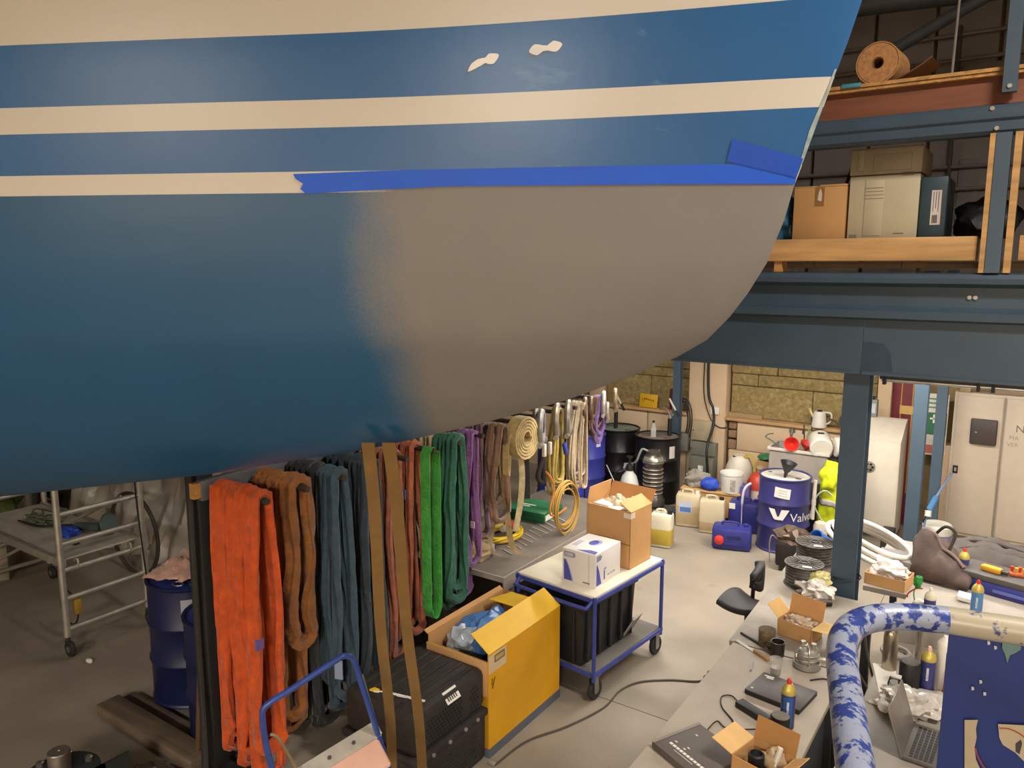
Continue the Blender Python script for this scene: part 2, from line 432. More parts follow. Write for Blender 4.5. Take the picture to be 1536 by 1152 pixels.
# the boat's own axes: x aft, y away to starboard, z up (port side is negative y, facing the camera)
g = G(); bm = g.bm
rowsP = [[bm.verts.new(Vector((p.x, p.y, p.z))) for p in (hullpt(z, u, 1) for u in U)] for z in ZL]
rowsS = [[rowsP[i][0] if j == 0 else bm.verts.new(hullpt(z, u, -1)) for j, u in enumerate(U)] for i, z in enumerate(ZL)]
for rows in (rowsP, rowsS):
    for i in range(len(ZL) - 1):
        for j in range(len(U) - 1):
            try: bm.faces.new((rows[i][j], rows[i + 1][j], rows[i + 1][j + 1], rows[i][j + 1]))
            except ValueError: pass
def hull_material():
    m = bpy.data.materials.new('hull_paint'); m.use_nodes = True; nt = m.node_tree; N = nt.nodes; L = nt.links
    b = N['Principled BSDF']; tc = N.new('ShaderNodeTexCoord'); sp = N.new('ShaderNodeSeparateXYZ'); L.new(tc.outputs['Object'], sp.inputs[0])
    def mt(op, a, b_=None, clamp=False):
        n = N.new('ShaderNodeMath'); n.operation = op; n.use_clamp = clamp
        for k, v in enumerate((a, b_)):
            if v is None: continue
            if isinstance(v, (int, float)): n.inputs[k].default_value = v
            else: L.new(v, n.inputs[k])
        return n.outputs[0]
    def mix(f, a, c):
        n = N.new('ShaderNodeMix'); n.data_type = 'RGBA'; L.new(f, n.inputs[0])
        for k, v in ((6, a), (7, c)):
            if isinstance(v, tuple): n.inputs[k].default_value = v + (1,)
            else: L.new(v, n.inputs[k])
        return n.outputs[2]
    s, z = sp.outputs[0], sp.outputs[2]
    k = mt('MAXIMUM', mt('SUBTRACT', 1.0, mt('DIVIDE', s, 1.5)), 0.0)
    zz = mt('SUBTRACT', z, mt('MULTIPLY', mt('MULTIPLY', k, k), .036))
    band = lambda lo, hi: mt('MULTIPLY', mt('GREATER_THAN', zz, lo), mt('LESS_THAN', zz, hi))
    nz = N.new('ShaderNodeTexNoise'); nz.inputs['Scale'].default_value = 2.5; L.new(tc.outputs['Object'], nz.inputs[0])
    nf = N.new('ShaderNodeTexNoise'); nf.inputs['Scale'].default_value = 160; nf.inputs['Detail'].default_value = 3; L.new(tc.outputs['Object'], nf.inputs[0])
    blue = mix(nz.outputs[0], lin('#1C5488'), lin('#245F96'))
    dark = mix(nz.outputs[0], lin('#184B70'), lin('#1C547C'))
    cream = lin('#C8C0B3')
    base = mix(mt('GREATER_THAN', zz, -.014), dark, blue)
    top = mt('GREATER_THAN', mt('SUBTRACT', z, mt('MULTIPLY', mt('MULTIPLY', k, k), .058)), .446)
    zlow = mt('SUBTRACT', z, mt('MULTIPLY', mt('MULTIPLY', k, k), .006))
    low = mt('MULTIPLY', mt('GREATER_THAN', zlow, -.014), mt('LESS_THAN', zlow, .050))
    c_ = mt('MAXIMUM', mt('MAXIMUM', low, band(.179, .26)), top)
    n6 = N.new('ShaderNodeTexNoise'); n6.inputs['Scale'].default_value = 5; n6.inputs['Detail'].default_value = 6; n6.inputs['Roughness'].default_value = .6
    mp6 = N.new('ShaderNodeMapping'); mp6.inputs['Scale'].default_value = (1, 1, 2.6); L.new(tc.outputs['Object'], mp6.inputs[0]); L.new(mp6.outputs[0], n6.inputs[0])
    sc = mt('MULTIPLY', mt('MULTIPLY', mt('SUBTRACT', n6.outputs[0], .60), 2.2, True), mt('MULTIPLY', mt('LESS_THAN', s, .95), mt('GREATER_THAN', z, .05)))
    base = mix(sc, base, lin('#8FA9B8'))
    base = mix(c_, base, cream)
    # sanded primer area: soft aft edge, top at the masking tape
    wob = mt('MULTIPLY', mt('SUBTRACT', nz.outputs[0], .5), .25)
    spk = mt('MULTIPLY', mt('SUBTRACT', nf.outputs[0], .5), .14)
    e = mt('ADD', mt('ADD', s, wob), spk)
    gmask = mt('SUBTRACT', 1.0, mt('DIVIDE', mt('SUBTRACT', e, 1.15), .20), True)
    below = mt('LESS_THAN', z, mt('SUBTRACT', .009, mt('MULTIPLY', mt('MAXIMUM', mt('SUBTRACT', s, .9), 0), .045)))
    gmask = mt('MULTIPLY', gmask, below)
    n4 = N.new('ShaderNodeTexNoise'); n4.inputs['Scale'].default_value = 3.5; n4.inputs['Detail'].default_value = 6; L.new(tc.outputs['Object'], n4.inputs[0])
    grey = mix(n4.outputs[0], lin('#706C68'), lin('#807A74'))
    base = mix(gmask, base, grey)
    # worn stem edge
    L.new(base, b.inputs['Base Color'])
    rr = mt('ADD', mt('MULTIPLY', gmask, .25), .30)
    L.new(rr, b.inputs['Roughness'])
    bp = N.new('ShaderNodeBump'); bp.inputs['Strength'].default_value = .05; bp.inputs['Distance'].default_value = .01
    n5 = N.new('ShaderNodeTexNoise'); n5.inputs['Scale'].default_value = 14; L.new(tc.outputs['Object'], n5.inputs[0])
    L.new(n5.outputs[0], bp.inputs['Height']); L.new(bp.outputs[0], b.inputs['Normal'])
    return m
g.build('hull', hull_material(), boat, sharp=60)
# aft direction is local +x; local +y = rotate(AFT,90deg) = (0.25,-0.968) = towards the camera
g = G()
n = len(U)
g.prism([hullpt(.80, u, 1) + Vector((0, 0, .0)) for u in U] + [hullpt(.80, u, -1) for u in reversed(U[1:])], (0, 0, .02)).build('deck', M('#CFC5B2', .5), boat)
for sd in (1, -1): G().tube([hullpt(.80, u, sd) + Vector((0, -.03 * sd, .04)) for u in U[2:]], .02, 6).build('toe_rail', M('#7A5230', .5), boat)
g = G()
prof_t = [hullpt(z, 1, 1) for z in ZL[:-1]]
g.prism(prof_t + [hullpt(z, 1, -1) for z in reversed(ZL[:-1])], (.01, 0, 0)).build('transom', M('#1B4F80', .3), boat)
# stem strip: bare glassfibre edge
def strip(fn, nu, nv, mat, name, th=0):
    o = G().sheet(fn, nu, nv, 0).build(name, mat, boat); return o
def on_hull(s, z, off=.0012): return Vector((s, hb(s, z) + off, z))
zs = [z for z in ZL if -.05 < z < .8]
def stem_pt(a, b_):
    z = .02 + a * .30
    wid = .004 + .010 * (1 - abs(2 * a - .9)) if a < .9 else .006
    s = s0(z) + .0015 + max(wid, .004) * b_
    return on_hull(s, z, .0015)
strip(stem_pt, 24, 3, M('#8E9A98', .5, var=.25, scale=30), 'stem_edge')
TAPE = M('#0C54CC', .55, var=.05, scale=8)
def tape_pt(a, b_):
    s = -.004 + a * 1.472 + (.03 * (1 - b_) * -1 + .010 * math.sin(b_ * 9)) * (a ** 30)
    lo = .001 if s < 1.0 else .001 - (s - 1.0) * .040
    hi = .060 - .013 * min(s, 1.475) / 1.475 - (.004 if s > 1.2 else 0) * (s - 1.2) / .27
    z = lo + (hi - lo) * b_
    return on_hull(max(s, s0(z) + .001), z, .0022)
strip(tape_pt, 60, 5, TAPE, 'masking_tape')
def tape2_pt(a, b_):
    A = Vector((.178, .130)); B = Vector((-.020, .074)); C = Vector((-.004, .020)); D = Vector((.192, .066))
    p = (A.lerp(B, a)).lerp(D.lerp(C, a), b_)
    return on_hull(max(p.x, s0(p.y) + .0008), p.y, .0036)
strip(tape2_pt, 16, 6, M('#0A46B0', .55, var=.05), 'masking_tape')
FILL = M('#E6E3DE', .7)
def blobpatch(pts, rr, name):
    P = smooth([(a, b, 0) for a, b in pts], 5)
    def fn(a, b_):
        i = a * (len(P) - 1); k = min(int(i), len(P) - 2); p = P[k].lerp(P[k + 1], i - k); d = (P[k + 1] - P[k]).normalized()
        j = a * (len(rr) - 1); q = min(int(j), len(rr) - 2); r = rr[q] + (rr[q + 1] - rr[q]) * (j - q)
        e = math.sin(PI * min(a, 1 - a) * 2) if min(a, 1 - a) < .25 else 1
        r *= (.15 + .85 * e)
        x = p.x - d.y * r * (2 * b_ - 1); z = p.y + d.x * r * (2 * b_ - 1)
        return on_hull(x, z, .0025)
    strip(fn, 26, 6, FILL, name)
blobpatch([(.925, .328), (.905, .345), (.882, .356), (.862, .360), (.835, .372)], [.006, .009, .010, .007, .016, .014], 'filler_patch')
blobpatch([(.748, .378), (.715, .386), (.690, .388), (.655, .397)], [.014, .016, .008, .007, .016, .014], 'filler_patch')

# webbing straps hanging from below the keel
def strap(x0, d0, x1, d1, label):
    a = pz(x0, 664, 2.46); b = pz(x1, 1152, .55); fl_ = b + (b - a) * (.53 / (a.z - b.z)); fl_.z = .02
    pts = [a.lerp(fl_, i / 14) for i in range(15)]
    pts = [p + Vector((0, 0, 0)) + Vector((math.cos(AZ), math.sin(AZ), 0)) * .006 * math.sin(i * .9) for i, p in enumerate(pts)]
    W = Vector((math.cos(AZ), math.sin(AZ), 0)) * .024
    pts += [fl_ + Vector((.08, .02, -.012)), fl_ + Vector((.22, .05, -.014))]
    o = G().ribbon(pts, W, .004).build('webbing_strap', M('#7D5E31', .8, var=.15, scale=10, bump=.3, bscale=200))
    tag(o, label, 'strap', 'tan straps under the boat')
strap(552, 0, 589, 0, 'tan webbing strap hanging below the hull, left of the pair')
strap(583, 0, 634, 0, 'tan webbing strap hanging below the hull, right of the pair')

# ================================================================== FOREGROUND GUARD RAIL
RAILM = M('#26397C', .36, var=.25, scale=30, spot='#8D93A6', spot_amt=.52, spot_scale=34, bump=.15, bscale=60)
CREAMCH = M('#31406F', .36, var=.25, scale=20, spot='#A79C86', spot_amt=.57, spot_scale=17)
t = thing('guard_rail', 'chipped blue guard rail of the work platform in the right foreground', 'guard rail', (0, 0, 0))
RLZ = 2.46
pe = Vector((-.082, .755, RLZ))
p = [pe, pz(1283, 1152, RLZ), pz(1271, 1060, RLZ), pz(1263, 990, RLZ), pz(1268, 952, RLZ), pz(1296, 931, RLZ), pz(1345, 925, RLZ), pz(1420, 930, RLZ)]
G().tube(smooth(p, 7), .0245, 20).build('bent_tube', RAILM, t)
p = [pz(1420, 930, RLZ), pz(1470, 938, RLZ), pz(1536, 948, RLZ), pz(1640, 965, RLZ), pz(1900, 1005, RLZ)]
G().tube(smooth(p, 5), .0243, 20).build('top_tube', CREAMCH, t)
G().tube([pe, (pe.x, pe.y, 1.56)], .0243, 16).build('corner_post', RAILM, t)
a, b_ = pz(1425, 935, RLZ - .012), pz(1640, 968, RLZ - .012)
PANEL = M('#1B2B66', .42, var=.15, scale=6, spot='#8A919C', spot_amt=.27, spot_scale=45)
dn = Vector((0, 0, -1))
qa, qb = a, Vector((b_.x, b_.y, a.z))
thick = (qb - qa).cross(dn).normalized() * .004
o = G().prism([qa, qb, qb + dn * .85, qa + dn * .85], thick).build('sheet_panel', PANEL, t)
ax = (qb - qa).normalized(); ax.z = 0
nrm = thick.normalized() * (1 if thick.dot(Vector((0, 0, CAM_H)) - qa) > 0 else -1)
def panel_pt(x, y, off):
    r = _ray(x, y); tt = (qa - Vector((0, 0, CAM_H))).dot(nrm) / r.dot(nrm)
    return Vector((0, 0, CAM_H)) + r * tt + nrm * off
TAN = M('#A99A7E', .7)
def sticker(pts, mat, name, off=.006, th=.0008):
    P = [panel_pt(x, y, off) for x, y in pts]
    G().prism(P, nrm * th).build(name, mat, t)
sticker([(1446, 1077), (1466, 1077), (1463, 1090), (1464, 1104), (1461, 1118), (1463, 1136), (1470, 1152), (1475, 1162), (1446, 1162)], TAN, 'torn_sticker')
sticker([(1496, 1083), (1537, 1085), (1552, 1090), (1552, 1150), (1536, 1140), (1522, 1126), (1503, 1114), (1498, 1104)], TAN, 'torn_sticker')
def red_line(pts):
    P = smooth([panel_pt(x, y, .0075) for x, y in pts], 5)
    G().tube(P, .0013, 6).build('red_print', M('#A04434', .6), t)
red_line([(1462, 1118), (1465, 1130), (1472, 1143), (1482, 1156)])
red_line([(1498, 1089), (1512, 1090), (1526, 1096), (1540, 1106)])
sticker([(1522, 1112), (1530, 1106), (1532, 1112), (1528, 1128), (1522, 1124)], INK, 'dark_print', .0065)
sticker([(1503, 944), (1531, 948), (1530, 972), (1520, 978), (1514, 980), (1510, 992), (1506, 978), (1502, 970)], M('#5E7A72', .6), 'green_paint_drip')
g = G(); q = panel_pt(1517, 954, .0065); g.cyl(q, q + nrm * .006, .008, 14); g.cyl(q, q + nrm * .009, .004, 6)
g.build('rivet', M('#7F9088', .5, .3), t)
for (x, y) in ((1476, 1038), (1458, 1030), (1492, 969), (1482, 962), (1470, 1020)):
    sticker([(x - 2, y - 3), (x + 2, y - 2), (x + 2.5, y + 2), (x - 1.5, y + 3)], M('#B7BAC4', .6), 'paint_chip')
# platform below the rail: floor plate out of sight keeps the rail standing
G().bx(-.35, 1.6, -.8, 1.6, 1.50, 1.56).build('platform_plate', M('#4A4E57', .6), t)
G().bx(.3, .5, -.2, 0, 0, 1.5).build('platform_mast', M('#34408A', .5), t)

# ================================================================== SLING RACK
RX0, RX1, RZ = -3.86, -3.40, 1.82
RACKM = M('#6F7378', .5, .4, var=.15)
rack = thing('sling_rack', 'long grey steel rack with hooks for the hanging lifting slings', 'rack', (0, 0, 0))
G().bx(RX0 - .06, RX0 - .01, 2.5, 6.95, RZ - .06, RZ + .06, .004).build('rail', RACKM, rack)
G().bx(RX0 - .06, RX0 - .02, 2.455, 2.5, RZ - .04, RZ + .05).build('wood_block', WOOD, rack)
for y in (2.56, 4.45, 6.86):
    G().bx(RX0 - .15, RX0 - .061, y - .05, y + .05, .05, RZ + .16, .004).build('post', M('#2A2827', .6), rack)
    G().bx(RX0 - (.5 if y > 3 else .16), RX0 + .14, y - .06, y + .06, 0, .05, .004).build('foot', M('#2A2827', .6), rack)
POLES = [2.585 + .283 * k for k in range(15)]
for y in POLES: G().cyl((RX0 - .02, y, RZ), (RX1, y, RZ), .019, 12).build('hook', M('#4B4038', .6, .5), rack)
def strand(g, x, yp, sf, sb, zf, zb, wd, th, seed, top=None):
    """one hanging loop laid over a hook: front leg sf before it, back leg sb behind it; zf/zb = bottom heights"""
    zt = RZ + .02 + th / 2 if top is None else top
    pts = []; r = .019 + th / 2
    rnd = random.Random(seed); j = lambda a: rnd.uniform(-a, a)
    ph = rnd.uniform(0, 6)
    zl = min(zf, zb); bot = (sb + sf) / 2; n = 26
    for i in range(n):                       # up the front leg
        u = i / (n - 1); z = zl + .06 + (RZ - .03 - zl) * u
        y = yp - (sf + (r - sf) * u ** 3) + .012 * math.sin(ph + u * 7) * (1 - u); pts.append((x + .018 * math.sin(ph * 2 + u * 5) * (1 - u * .8), y, z))
    for a in (150, 115, 90, 65, 30): pts.append((x, yp + r * math.cos(R(a)), RZ + r * math.sin(R(a))))
    for i in range(n):
        u = 1 - i / (n - 1); z = zl + .06 + (RZ - .03 - zl) * u
        y = yp + (sb + (r - sb) * u ** 3) + .012 * math.sin(ph + 1 + u * 6) * (1 - u); pts.append((x + .018 * math.sin(ph + u * 5) * (1 - u * .8), y, z))
    rr = (sf + sb) / 2
    for a in (-25, -60, -90, -120, -155): pts.append((x, yp + (sb - sf) / 2 + rr * math.cos(R(a)), zl + .06 + .06 * math.sin(R(a))))
    pts = [Vector(p) for p in pts]; k = len(pts); rings = []
    for i in range(k):
        t = (pts[(i + 1) % k] - pts[i - 1]).normalized()
        u = Vector((1, 0, 0)); u = (u - t * u.dot(t)).normalized(); v = t.cross(u)
        low = max(0, 1 - (pts[i].z - zl) / (RZ - zl))
        tw = .85 * math.sin(ph + i * .33) * low
        u, v = u * math.cos(tw) + v * math.sin(tw), v * math.cos(tw) - u * math.sin(tw)
        ring = []
        for q in range(18):
            a = 2 * PI * q / 18
            w_ = 1 + .34 * noise.noise(Vector((seed * 3.1 + q * .9, pts[i].z * 4 + 9 * (i > k / 2), seed))) + .16 * noise.noise(Vector((q * .5, pts[i].z * 22, seed * 1.7)))
            c_, s_ = math.cos(a), math.sin(a)
            ring.append(pts[i] + u * (wd / 2 * math.copysign(abs(c_) ** .8, c_) * (.5 + .5 * w_)) + v * (th / 2 * s_ * w_ * (1 + .5 * math.sin(5 * a + i * .11 + ph))))
        rings.append(ring)
    g.loft(rings, closed=True)
SG = 'lifting slings on the rack'
def sling(hx, label, strands, group=SG, name='round_sling', mat=None):
    g = G()
    for k, st in enumerate(strands): strand(g, *st, seed=hash(label) % 1000 + k * 13 if False else (len(label) * 7 + k * 13) % 997)
    return tag(g.build(name, mat or fabric(hx), sharp=70), label, 'sling', group)
Y0 = POLES
def many(yp, xs, sf, sb, zb, wd=.075, th=.035):
    wd *= 1.2; th *= 1.2
    return [(x, yp, sf + .02 * (i % 2), sb + .015 * ((i + 1) % 2), zb[i % len(zb)], zb[i % len(zb)], wd, th) for i, x in enumerate(xs)]
o = sling('#BC4A10', 'bright orange fabric sling hanging nearest on the rack', many(Y0[0], (-3.80, -3.73, -3.66, -3.59, -3.52, -3.46), .065, .07, (.22, .36, .18, .28, .12, .34), .070, .036))
G().bx(-3.44, -3.425, Y0[0] - .10, Y0[0] - .05, .98, 1.04).build('tag', M('#6A5590', .7), o)
sling('#8A5320', 'brown ribbed fabric sling beside the orange one', many(Y0[1], (-3.80, -3.73, -3.66, -3.60), .06, .06, (.30, .42, .22, .34), .065, .036))
sling('#7E4C1C', 'shorter brown ribbed sling with a folded bottom loop at the hook tip', many(Y0[1], (-3.50,), .07, .05, (.86,), .085, .05))
sling('#232424', 'black fabric sling hanging between the brown and slate ones', many(Y0[2], (-3.82, -3.75, -3.68, -3.61), .07, .07, (.12, .18), .07, .04))
o = sling('#2F434E', 'slate blue fabric sling with a pale blue label', many(Y0[2], (-3.55, -3.50, -3.45), .055, .06, (.45, .30, .38), .055, .036))
G().c(-3.40, Y0[2] - .10, .62, .05, .012, .12, rz=R(20)).build('tag', M('#8590A8', .7), o)
o = sling('#27323A', 'dark charcoal blue sling left of the tan straps', many(Y0[3], (-3.80, -3.73, -3.66, -3.59, -3.52, -3.46), .07, .06, (.42, .30, .36), .06, .036))
G().c(-3.44, Y0[3] - .08, .98, .05, .012, .07).build('tag', M('#4C5D70', .7), o)
sling('#9C5A42', 'salmon pink sling seen between the tan straps', many(Y0[4], (-3.78, -3.72, -3.66, -3.60, -3.53), .06, .06, (.42, .36, .56), .05, .03))
o = sling('#A45A3C', 'rust pink sling with a small blue tag', many(Y0[5] - .03, (-3.82, -3.76, -3.70, -3.64, -3.57), .07, .06, (.45, .52, .9, .48), .05, .03))
G().c(-3.60, Y0[5] - .11, 1.5, .03, .012, .07).build('tag', M('#5C74A8', .7), o)
def flat_loop(label, hx, x, yp, zb, wd, group=SG, s=.035, top=RZ):
    r = .022; pts = []
    pts += [(x, yp - s, zb + .08 + (top - zb - .1) * i / 9) for i in range(10)]
    pts += [(x, yp + r * math.cos(R(a)), top + r * math.sin(R(a))) for a in (180, 135, 90, 45, 0)]
    pts += [(x + .02, yp + s, top - .02 - (top - zb - .1) * i / 9) for i in range(10)]
    pts += [(x + .01, yp + s * math.cos(R(a)), zb + .08 + .08 * math.sin(R(a))) for a in (-30, -60, -90, -120, -150, -180)]
    return tag(G().ribbon(pts, (wd / 2, 0, 0), .006).build('webbing_sling', fabric(hx), sharp=60), label, 'sling', group)
flat_loop('bright green flat webbing sling looped over a hook tip', '#3F9E38', -3.455, Y0[5], .58, .085, s=.045)
sling('#B5A583', 'pale beige sling bunched at the back of a hook', many(Y0[6] - .02, (-3.80, -3.72, -3.64), .05, .05, (1.0, .9), .06, .03))
sling('#2E6650', 'dark green velvet-like sling hanging beyond the bright green one', many(Y0[6], (-3.58, -3.52, -3.46, -3.43), .075, .07, (.62, .55, .70), .06, .04))
sling('#5B4A50', 'grey mauve sling behind the purple one', many(Y0[7] - .03, (-3.80, -3.70, -3.62), .06, .06, (.75, .8), .06, .025))
o = sling('#8B5A92', 'purple lilac sling reaching down past the bench edge', many(Y0[7] - .04, (-3.56, -3.48), .06, .05, (.55, .80), .06, .025))
G().c(-3.44, Y0[7] - .09, 1.14, .035, .012, .05).build('tag', M('#B9A6B0', .7), o)
sling('#7A5C68', 'dusty mauve sling on the ninth hook', many(Y0[8] - .03, (-3.78, -3.68, -3.60), .06, .06, (.92, 1.0), .055, .025))
sling('#83654F', 'mauve brown doubled strap sling ending in two short loops', many(Y0[8], (-3.50, -3.43), .09, .07, (1.20, 1.08), .055, .02))
# cream roll of webbing
CREAMW = fabric('#B8A06A')
t = thing('webbing_roll', 'thick cream roll of webbing on a hook', 'webbing roll', (-3.40, Y0[9] - .04, RZ - .10), 0)
pts = []
for i in range(90):
    a = i / 89 * 2 * PI * 5; r = .05 + .13 * i / 89
    pts.append(Vector((0, r * math.cos(a), r * math.sin(a))))
G().ribbon(pts, (.055, 0, 0), .019).build('coil', CREAMW, t)
G().ribbon(smooth([(-.02, -.17, .05), (-.02, -.20, -.05), (-.02, -.20, -.26), (-.02, -.185, -.27), (-.02, -.175, -.12)]), (.03, 0, 0), .008).build('loose_end', CREAMW, t)
def tail(pts, hx, wd, label, side=(.82, .57, 0)):
    return tag(G().ribbon(smooth(pts, 5), Vector(side).normalized() * wd / 2, .005).build('webbing_strap', fabric(hx)), label, 'strap', 'cream straps over the bench')
tail([(-3.5, Y0[8] + .05, RZ), (-3.47, Y0[8] + .06, 1.5), (-3.45, Y0[8] + .10, 1.1), (-3.42, 4.98, .82), (-3.34, 5.02, .745), (-3.26, 5.08, .738)], '#A48C5E', .05, 'cream strap hanging from the roll and folded onto the bench')
tail([(-3.5, Y0[9], RZ), (-3.45, Y0[9] + .03, 1.45), (-3.47, 5.18, 1.15), (-3.5, 5.14, .88)], '#C9B98F', .05, 'pale cream strap hanging straight above the green case')
tail([(-3.55, Y0[8] + .1, 1.6), (-3.56, Y0[8] + .05, 1.2), (-3.6, 4.95, .95), (-3.55, 4.85, .80), (-3.42, 4.9, .745)], '#8C7A5E', .045, 'grey beige strap curving down behind the yellow cable')
# shackles, ropes
def shackle(name, label, x, y, z, s, hx, rz=0, group='grey shackles on the rack'):
    t = thing(name, label, 'shackle', (x, y, z), rz, group)
    m = M(hx, .5, .5, var=.2)
    P = arc((0, 0, 0), .05 * s, 0, PI, 9, 'X') + [Vector((0, -.055 * s, -.03 * s)), Vector((0, -.035 * s, -.09 * s))]
    P = [Vector((0, .035 * s, -.09 * s)), Vector((0, .055 * s, -.03 * s))] + P
    G().tube(smooth(P, 3), .014 * s, 8).build('bow', m, t)
    G().cyl((0, -.065 * s, -.09 * s), (0, .065 * s, -.09 * s), .012 * s, 8).build('pin', m, t)
    G().lathe([(.02 * s, -.015 * s), (.02 * s, .015 * s)], 10, (0, .06 * s, -.09 * s), Matrix.Rotation(PI / 2, 4, 'X').to_3x3()).build('nut', m, t)
    return t
words = ['largest grey shackle next to the cream roll', 'grey shackle hanging behind the largest one', 'grey shackle above the yellow ropes', 'grey shackle with a red mark', 'brown shackle near the white rope bundle', 'small bright shackle at the far end of the rack', 'small tarnished shackle at the far rail tip', 'brown shackle among the chain', 'small shackle hanging over the far blue drum']
for k, (x, y, z, s, hx) in enumerate([(-3.38, Y0[10] - .06, RZ - .03, 1.9, '#8F8C88'), (-3.48, Y0[10] + .02, RZ + .0, 1.8, '#77746F'), (-3.40, Y0[11] - .06, RZ - .02, 1.9, '#8A8070'), (-3.38, Y0[11] + .10, RZ - .02, 2.0, '#857C70'), (-3.40, Y0[12] + .16, RZ - .02, 1.6, '#6B5342'), (-3.38, Y0[14] - .08, RZ, 1.5, '#B5AEA4'), (-3.36, Y0[14] + .12, RZ + .01, 1.4, '#8A7560'), (-3.42, Y0[13] + .03, RZ - .03, 1.5, '#5E4A3E'), (-3.38, Y0[14], RZ - .1, 1.2, '#9A9288')]):
    shackle('shackle', words[k], x, y, z, s, hx, R(25))
tag(G().tube(smooth([(-3.42, Y0[10], RZ), (-3.42, Y0[10] + .03, 1.5), (-3.45, Y0[10], 1.3), (-3.43, Y0[10] + .06, 1.25), (-3.42, Y0[10] + .03, 1.5)]), .022, 8).build('chain_strap', M('#2A2624', .7)), 'black strap bundle dangling under the largest shackle', 'strap')
tag(G().ribbon([(-3.5, Y0[10] - .12, RZ), (-3.5, Y0[10] - .12, 1.5), (-3.5, Y0[10] - .10, 1.12)], (.025, .017, 0), .005).build('webbing_strap', fabric('#2A2726')), 'black strap hanging down behind the green case', 'strap')
for k, (y, hx) in enumerate(((Y0[10] - .03, '#C9BDB0'), (Y0[10] + .06, '#B9AFA4'))):
    tag(G().c(-3.37, y, RZ - .27, .03, .035, .11, .006).build('strap_label', M(hx, .6)), ('pale label on the left strap below the largest shackle', 'pale label on the right strap below the largest shackle')[k], 'label')
YEL = M('#A8924C', .85, var=.2, scale=20, bump=.4, bscale=150)
def rope_bundle(name, label, x, yp, zb, n, r, mat, spread, seed, grp=None):
    g = G(); rn = random.Random(seed)
    for k in range(n):
        xo = x + rn.uniform(-spread, spread); a = .05 + rn.uniform(0, spread); zz = zb + rn.uniform(0, .16); b = rn.uniform(.03, .06)
        P = [(xo, yp - .02, RZ + .02), (xo, yp - a * .6, RZ - .12), (xo + rn.uniform(-.02, .02), yp - a, (RZ + zz) / 2), (xo, yp - a, zz + .06), (xo, yp + rn.uniform(-.02, .02), zz), (xo, yp + a, zz + .06), (xo + rn.uniform(-.02, .02), yp + a, (RZ + zz) / 2), (xo, yp + a * .6, RZ - .12), (xo, yp + .02, RZ + .02)]
        g.tube(smooth(P, 4, True), r, 6, closed=True)
    return tag(g.build(name, mat), label, 'rope', grp)
rope_bundle('rope_bundle', 'yellow rope hank hanging from the rack above the bench', -3.43, Y0[11], 1.06, 7, .016, YEL, .05, 5)
tag(G().c(-3.36, Y0[11] + .02, 1.50, .035, .045, .11, .012, rx=.35).build('plug', M('#34419A', .5)), 'blue plug tied into the yellow rope hank', 'plug')
g = G()
for k in range(6): g.ring((-3.37 + .006 * k, Y0[11] + .03 + .012 * (k % 3), 1.0 - .012 * k), .20 - .012 * (k % 4), .007, 6, 30, 'X', sy=1.0 + .12 * (k % 3))
g.xf(Matrix.Translation((0, 0, 0)))
tag(g.build('cable_coil', M('#B58E3C', .6)), 'yellow cable coil hanging down to the bench end', 'cable')
tag(G().tube(smooth([(-3.38, Y0[10] + .02, 1.35), (-3.36, Y0[10] + .12, 1.2), (-3.36, Y0[10] + .05, 1.0), (-3.36, Y0[11] - .15, .93), (-3.36, Y0[11] + .05, .95)]), .009, 6).build('cable', M('#C0752F', .6)), 'orange cable end trailing beside the yellow coil', 'cable')
rope_bundle('rope_bundle', 'off-white rope hank with long strands near the blue drums', -3.42, Y0[12] + .10, 1.02, 14, .011, M('#B7A58A', .85, var=.15, scale=30), .075, 11)
rope_bundle('rope_bundle', 'brown rope hank at the far end of the rack', -3.44, Y0[13] + .14, 1.42, 6, .012, M('#6F5546', .85, var=.2), .05, 17)
rope_bundle('rope_bundle', 'purple strap hank hanging over the far blue drum', -3.42, Y0[14] - .12, 1.36, 5, .02, fabric('#6F5590'), .03, 23)

# ================================================================== STEEL BENCH UNDER THE RACK
BX0, BX1, BYA, BYB, BZ = -4.25, -3.24, 4.60, 6.75, .72
t = thing('steel_bench', 'grey steel workbench with angle-iron edge below the slings', 'workbench', (0, 0, 0))
BT = M('#6C6359', .6, .25, var=.2, scale=6)
BE = M('#A79D8F', .55, .3, var=.12, scale=4)
G().bx(BX0, BX1, BYA, BYB, BZ - .02, BZ, .002).build('top_plate', BT, t)
G().bx(BX1, BX1 + .012, BYA - .012, BYB, BZ - .11, BZ + .004).build('front_edge', BE, t)
G().bx(BX0, BX1, BYA - .012, BYA, BZ - .04, BZ + .004).build('end_edge', BE, t)
for x, y in ((BX1 - .07, BYA + .10), (BX1 - .07, 5.65), (BX1 - .07, BYB - .1), (BX0 + .02, BYA + .02), (BX0 + .02, BYB - .1)):
    G().bx(x, x + .06, y, y + .06, 0, BZ - .02).build('leg', BE, t)
G().bx(BX0 + .05, BX1 - .08, BYA + .1, BYB - .1, .22, .24).build('lower_shelf', M('#574F46', .7, .2), t)
for z in (.30,): G().bx(BX1 - .06, BX1 - .03, BYA + .16, BYB - .1, z, z + .04).build('brace', BE, t)
for k in range(7):
    y = 5.75 + k * .11
    tag(G().bx(BX1 - .10, BX1 - .06, y, y + .05, .24, .66, .004).build('steel_bar', M(('#7A736A', '#A39C90', '#5E564E')[k % 3], .5, .4)), ('nearest', 'second', 'third', 'middle', 'fifth', 'sixth', 'farthest')[k] + ' of the upright steel bars stored below the bench', 'steel bar', 'bars below the bench')
